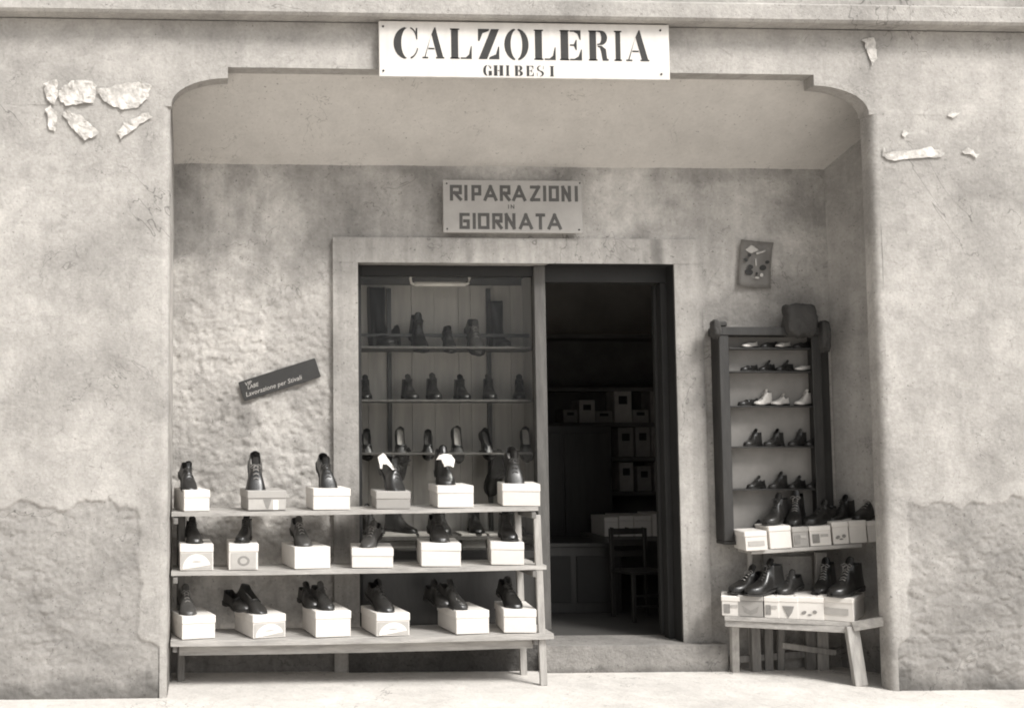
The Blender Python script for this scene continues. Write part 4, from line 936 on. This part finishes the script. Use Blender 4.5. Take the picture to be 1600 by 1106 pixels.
# ------------------------------------------------------------------ right display table
TB = thing('display_table', 'low crooked wooden table with splayed boards in the right of the porch', 'table')
TZ = .30
A_, B_, C_, D_ = (2.785, .365), (3.335, .135), (3.70, .30), (3.42, .555)
D2 = (2.93, .56)
def slab_poly(name, pts, z0, z1, m, parent):
    n_ = len(pts); vs_ = [(x, y, z1) for x, y in pts]+[(x, y, z0) for x, y in pts]
    fs = [tuple(range(n_)), tuple(range(2*n_-1, n_-1, -1))]+[(i, n_+i, n_+(i+1) % n_, (i+1) % n_) for i in range(n_)]
    bm = bmesh.new(); vv = [bm.verts.new(v) for v in vs_]; [bm.faces.new([vv[i] for i in f]) for f in fs]
    return link(name, bm_mesh(bm, name), m, parent)
def mixp(a, b, t): return (a[0]+(b[0]-a[0])*t, a[1]+(b[1]-a[1])*t)
for k in range(3):                                     # top boards run along the front edge
    t0, t1 = k/3+.01, (k+1)/3-.01
    slab_poly('plank', [mixp(A_, D2, t0), mixp(B_, C_ if 0 else (3.56, .50), t0), mixp(B_, (3.56, .50), t1), mixp(A_, D2, t1)], TZ-.02, TZ, M_WOOD, TB)
bar('apron', (A_[0]+.01, A_[1]+.02, TZ-.037), (B_[0]-.02, B_[1]+.022, TZ-.037), .018, .032, M_WOOD, TB)
bar('side_rail', (B_[0]-.005, B_[1]+.01, TZ-.02), (3.46, .0505, TZ+.026), .03, .045, M_WOOD, TB)
bar('leg', (3.345, .125, 0), (3.325, .155, TZ-.02), .062, .03, M_WOODV, TB)
bar('leg', (2.885, .49, 0), (2.85, .40, TZ-.021), .038, .03, M_WOODV, TB)
bar('leg', (3.0, .50, 0), (2.985, .47, TZ-.021), .046, .03, M_WOODD, TB)
bar('leg', (3.30, .53, 0), (3.29, .50, TZ-.021), .05, .03, M_WOODD, TB)
bar('leg', (3.14, .53, 0), (3.14, .50, TZ-.021), .035, .03, M_WOODD, TB)
bar('stretcher', (2.87, .515, .055), (3.44, .545, .09), .02, .035, M_WOODD, TB)
bar('stretcher', (3.14, .50, .13), (3.42, .50, .09), .02, .03, M_WOODV, TB)
# upper shelf on two uprights
US = thing('display_shelf', 'narrow raised plank on uprights behind the right display table', 'shelf')
UZ = at(1195, 858, Y=.40).z
bar('plank', (2.93, .44, UZ-.011), (3.50, .43, UZ+.024), .17, .02, M_WOOD, US)
for x, m, wd in ((3.075, M_WOODD, .045), (2.985, M_WOODV, .02), (3.36, M_WOODV, .06)):
    bar('upright', (x, .52, .0), (x, .50, UZ-.025), wd, .02, m, US)
box('back_panel', (3.09, .555, .30), (3.34, .563, UZ-.05), M_SIDE, US, .001)
def tbl_box(u0, u1, vb, hp, y, z, yaw, lb, pr, style='white', dp=.26, lidded=True, group='shoeboxes on the right display'):
    a = at(u0, vb, Y=y); b = at(u1, vb, Y=y); wd = (b.x-a.x)/max(.5, math.cos(R(yaw)))*1.0; ht = hp*(b.x-a.x)/(u1-u0)
    c = Vector(((a.x+b.x)/2, y, z))
    shoebox(c, R(yaw), wd, dp, ht, lb, style, .026, pr, group, lidded, roll=(-R(3.5) if z > .5 else 0))
    return Matrix.Translation(c) @ Matrix.Rotation(R(yaw), 4, 'Z'), wd, ht
def fr_y(x): t = (x-A_[0])/(B_[0]-A_[0]); return A_[1]+(B_[1]-A_[1])*t
low = [(1130, 1155, 30, -24, 'photo', 'white', 'white box end with a small grey picture, far left on the low table'), (1156, 1190, 32, -24, 'bow', 'grey', 'grey box with a dark bow print, second on the low table'),
       (1196, 1216, 32, -24, 'photo', 'white', 'narrow white box with a tiny picture, third on the low table'), (1217, 1245, 33, -24, 'tree', 'white', 'white box with a dark blot print, fourth on the low table'),
       (1247, 1284, 34, -24, 'spots', 'white', 'white box with two grey spots, fifth on the low table'), (1286, 1326, 36, -38, 'script', 'white', 'large white box with faint script at the right end of the low table')]
LB = []
for i, (u0, u1, hp, yw, pr, stl, lb) in enumerate(low):
    y = .26
    for _ in range(6): y = fr_y(at((u0+u1)/2, 962, Y=y).x)+.018
    LB.append(tbl_box(u0, u1, 962, hp, y, TZ+.001, yw, lb, pr, stl, .20 if i < 2 else .26 if i < 5 else .29))
up = [(1166, 1200, 29, -6, 'script', 'white', 'white box with grey lettering at the left end of the raised plank', .33), (1204, 1238, 34, -4, None, 'white', 'taller white box, second on the raised plank', .345), (1240, 1265, 30, -4, 'photo', 'grey', 'greyish printed box, third on the raised plank', .35),
      (1267, 1300, 30, -4, 'photo', 'white', 'white box with a grey picture, fourth on the raised plank', .35), (1303, 1328, 34, -4, 'spots', 'white', 'white box with spots, fifth on the raised plank', .35), (1329, 1356, 34, -4, None, 'white', 'plain white box, sixth on the raised plank', .35), (1358, 1392, 32, -4, None, 'white', 'plain white box cut off by the pillar on the raised plank', .35)]
UB = []
for i, (u0, u1, hp, yw, pr, stl, lb, y) in enumerate(up):
    x = at(u0, 850, Y=y).x
    z = UZ+.035*(x+.05-2.93)/.57+.001
    UB.append(tbl_box(u0, u1, 852, hp, y, z, yw, lb, pr, stl, .19))
# shoes on the right display, toes towards the left
def put(kd, cl, u, v, y, z, yaw, tilt, sc, lb, roll=0):
    p = at(u, v, Y=y); shoe(kd, cl, (p.x, y, z), lb, R(yaw), R(tilt), R(roll), sc, 'shoes shown on the right display')
lz = lambda i: TZ+.0015+LB[i][2]
put('ankle_boot', 'black', 1186, 925, .36, lz(1)+.002, -66, 4, .98, 'big black boot, toe to the left, on the left boxes of the low table')
put('derby_shoe', 'pale_laced', 1160, 930, .43, lz(1)+.002, -62, 4, 1.0, 'black shoe partly behind the big boot, toe at the far left')
put('derby_shoe', 'brown', 1229, 925, .38, lz(3)+.002, -55, 8, .80, 'small dark shoe between the two groups on the low table')
put('ankle_boot', 'pale_laced', 1285, 925, .35, lz(4)+.003, -44, 8, .92, 'slim black boot with pale laces, left of the pair on the large boxes')
put('ankle_boot', 'pale_laced', 1315, 930, .22, lz(5)+.003, -58, 5, 1.0, 'black thick-soled boot with pale laces, right of the pair on the large boxes')
uz = lambda i: UB[i][0].to_translation().z+UB[i][2]+.001
put('ankle_boot', 'brown', 1208, 820, .44, uz(1)+.002, -50, 5, .86, 'dark boot at the left end of the raised plank')
put('ankle_boot', 'pale_laced', 1242, 815, .45, uz(1)+.001, -36, 12, .90, 'black boot with a pale round lace knot on the raised plank')
put('derby_shoe', 'black', 1274, 812, .42, uz(3), -66, 5, .90, 'low black shoe, toe to the left, in the middle of the raised plank')
put('ankle_boot', 'black', 1308, 810, .47, uz(3)+.004, -62, 3, .80, 'black ankle boot right of the middle of the raised plank')
put('derby_shoe', 'pale_laced', 1350, 806, .42, uz(5), -60, 8, .88, 'black laced shoe near the pillar on the raised plank')
put('ankle_boot', 'black', 1374, 806, .47, uz(5)+.002, -56, 8, .78, 'dull boot half hidden by the right pillar, on the raised plank')

for o in bpy.data.objects:
    if o.get('label') and len(o['label'].split()) > 16: print('LONG', o['label'])
